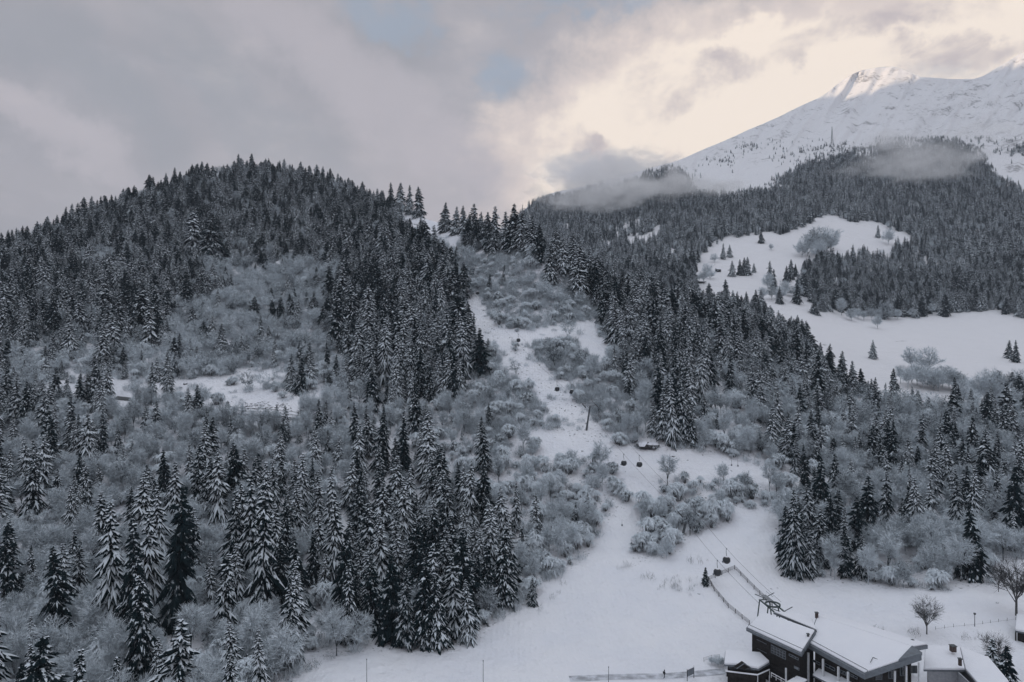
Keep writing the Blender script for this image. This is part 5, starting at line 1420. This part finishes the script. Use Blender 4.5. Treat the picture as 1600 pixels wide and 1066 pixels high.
lone('f', 1588, 868, 962, 'tall bare tree at the right edge above the chalet', 1.2, 1)
lone('f', 1560, 880, 925, 'slender bare tree left of the tall one at the right edge', .8, 1)
lone('s', 1551, 996, 1078, 'left snowy spruce of the pair beside the right house', 1.05, 4)
lone('s', 1573, 1008, 1092, 'right snowy spruce of the pair beside the right house', 1.1, 4)
lone('f', 1557, 985, 1050, 'thin bare shrub between the two spruces beside the right house', 1.0, 0)
lone('f', 1168, 1035, 1062, 'small bare shrub beside the kiosk', .8, 0)
for px, tip, foot, w_, v_ in ((1112,1026,1038,1.4,0),(1122,1024,1040,1.5,2),(1130,1028,1042,1.3,4)):
    lone('b', px, tip, foot, {1112: 'left frosted shrub of three by the kiosk', 1122: 'middle frosted shrub of three by the kiosk', 1130: 'right frosted shrub of three by the kiosk'}[px], w_, v_, 'frosted_shrub')
wp = []
for cx, cy, rx, ry, n_ in ((1055, 920, 34, 14, 26), (975, 888, 14, 7, 6), (870, 930, 30, 10, 3), (1400, 990, 45, 6, 10), (1520, 1000, 30, 6, 5), (1010, 905, 20, 6, 4), (1090, 880, 25, 8, 5), (860, 955, 14, 5, 3)):
    for i in range(n_):
        px, py = cx + rr.gauss(0, rx * .5), cy + rr.gauss(0, ry * .5); p = on_near(px, py); wp.append((p.x, p.y, p.z, rr.uniform(1.0, 2.6), px, py))
c = bpy.data.collections.new('saplings')
for i in range(3): c.objects.link(bpy.data.objects.new('sapling_%d' % i, mesh_np('sapling', *whips(rg2, 2.6, 1.3, 26, .035), M['fine_twig'])))
POOL['saplings'] = (c, 3); scatter('field_saplings', 'saplings', wp, 'thin bare saplings poking out of the snow field', 2.4, .06)

# ------------------------------------------------------------ hut and ruined shed on the far clearing, mast on the mountain
p = on_far(1122, 425); hu = empty('meadow_hut', p, R(20)); tag(hu, 'tiny dark hut under snow on the upper clearing', 'hut')
MB().box((0, 0, 1.6), (6.5, 4.5, 3.6)).build('wall', M['dark_wood'], hu)
for s in (-1, 1): MB().prism([(-3.9, s * 2.9, 3.2), (3.9, s * 2.9, 3.2), (3.9, 0, 5.0), (-3.9, 0, 5.0)], (0, 0, .45)).build('roof', M['rsnow'], hu)
MB().box((1.2, -2.28, 1.2), (1.2, .12, 2.2)).build('door', M['black'], hu)
p = on_far(1096, 443); sh_ = empty('open_shed', p, R(10)); tag(sh_, 'low open shed with snowy roof at the left of the clearing', 'shed')
MB().box((0, 0, 2.6), (12, 4, .5)).build('roof', M['rsnow'], sh_); MB().box((0, 0, 2.25), (11.5, 3.6, .15)).build('ceiling', M['dark_wood'], sh_)
for i in range(5): MB().box((-5.4 + 2.7 * i, -1.7, 1.0), (.35, .35, 2.6)).build('post', M['dark_wood'], sh_)
MB().box((0, 1.6, 1.0), (11, .25, 2.5)).build('back_wall', M['dark_wood'], sh_)
p = on_far(1300, 226); lm = empty('lattice_mast', p); tag(lm, 'tall lattice mast standing on the open mountain flank', 'mast')
hm = 28 / F * p.y
for i in range(3):
    a = 2.09 * i; MB().bar((4.5 * math.cos(a), 4.5 * math.sin(a), -3), (.3 * math.cos(a), .3 * math.sin(a), hm), .6, .3, 5).build('leg', M['mast'], lm)
br2 = MB()
for j in range(8):
    z0, z1 = hm * j / 8, hm * (j + 1) / 8; r0, r1 = 4.4 * (1 - j / 8) + .2, 4.4 * (1 - (j + 1) / 8) + .2
    for i in range(3):
        a, b = 2.09 * i, 2.09 * (i + 1); br2.bar((r0 * math.cos(a), r0 * math.sin(a), z0), (r1 * math.cos(b), r1 * math.sin(b), z1), .22, n=4); br2.bar((r0 * math.cos(a), r0 * math.sin(a), z0), (r0 * math.cos(b), r0 * math.sin(b), z0), .22, n=4)
br2.build('bracing', M['mast'], lm)

# ------------------------------------------------------------ air and mist
def vol(name, dens, col=(.80, .83, .90)):
    m = bpy.data.materials.new(name); m.use_nodes = True; n = NT(m.node_tree)
    o = n.add('ShaderNodeOutputMaterial'); v = n.add('ShaderNodeVolumePrincipled'); n.l.new(v.outputs[0], o.inputs[1])
    v.inputs['Color'].default_value = (*col, 1); v.inputs['Density'].default_value = dens
    return m, n, v
m, n, v = vol('air', .00007, (.74, .81, .90))
hz = MB().box((0, 0, 0), (6000, 5200, 1700 + 8)).build('haze', m); hz.location = (400, 1600, 850 - 3)
tag(hz, kind='stuff')
def mist(px, py, D, rx, ry, rz, dens, seed, lb, lo=.44, hi=.66):
    m, n, v = vol('mist', dens, (.98, .975, .97)); v.inputs['Anisotropy'].default_value = .35; t = n.add('ShaderNodeTexCoord')
    l = n.vmath('LENGTH', t.outputs['Object'], out=1)
    q = n.vmath('MULTIPLY', t.outputs['Object'], (rx / 75., ry / 75., rz / 34.))
    nv = n.noise(n.vmath('ADD', q, (seed * 3.1, seed * 1.7, 0.)), 1.1, 6, .62, .4)
    e = n.math('SUBTRACT', nv, n.math('MULTIPLY', n.smooth(l, .2, 1.0), .30))
    f = n.math('MULTIPLY', n.smooth(e, lo - .12, hi - .06), n.smooth(l, 1.0, .8))
    n.set(v.inputs['Density'], n.math('MULTIPLY', f, dens))
    bm = bmesh.new(); bmesh.ops.create_icosphere(bm, subdivisions=3, radius=1.0); me = bpy.data.meshes.new('mist'); bm.to_mesh(me); bm.free(); me.materials.append(m)
    o = link('mist_bank', me); o.location = P(px, py, D).tolist(); o.scale = (rx, ry, rz); tag(o, lb, kind='stuff')
mist(1050, 288, 1600, 240, 150, 50, .020, 1, 'bank of mist lying on the tree line below the peak')
mist(1120, 296, 1500, 120, 90, 26, .018, 6, 'thin strand of mist right of the low bank')
mist(935, 300, 1550, 240, 160, 62, .020, 2, 'thin mist over the wooded saddle', .40, .66)
mist(950, 266, 2150, 340, 180, 85, .024, 5, 'cloud spilling over the low left ridge of the mountain', .37, .64)
mist(1440, 255, 1600, 250, 150, 72, .014, 3, 'mist drifting over the forest under the summit', .40, .68)
mist(1400, 222, 1900, 190, 110, 48, .012, 7, 'ragged mist along the upper edge of the forest')
mist(1545, 205, 2000, 190, 110, 55, .010, 8, 'faint mist on the open slope at the right')
mist(1470, 112, 3000, 430, 160, 60, .007, 4, 'cloud shred caught on the ridge right of the summit')
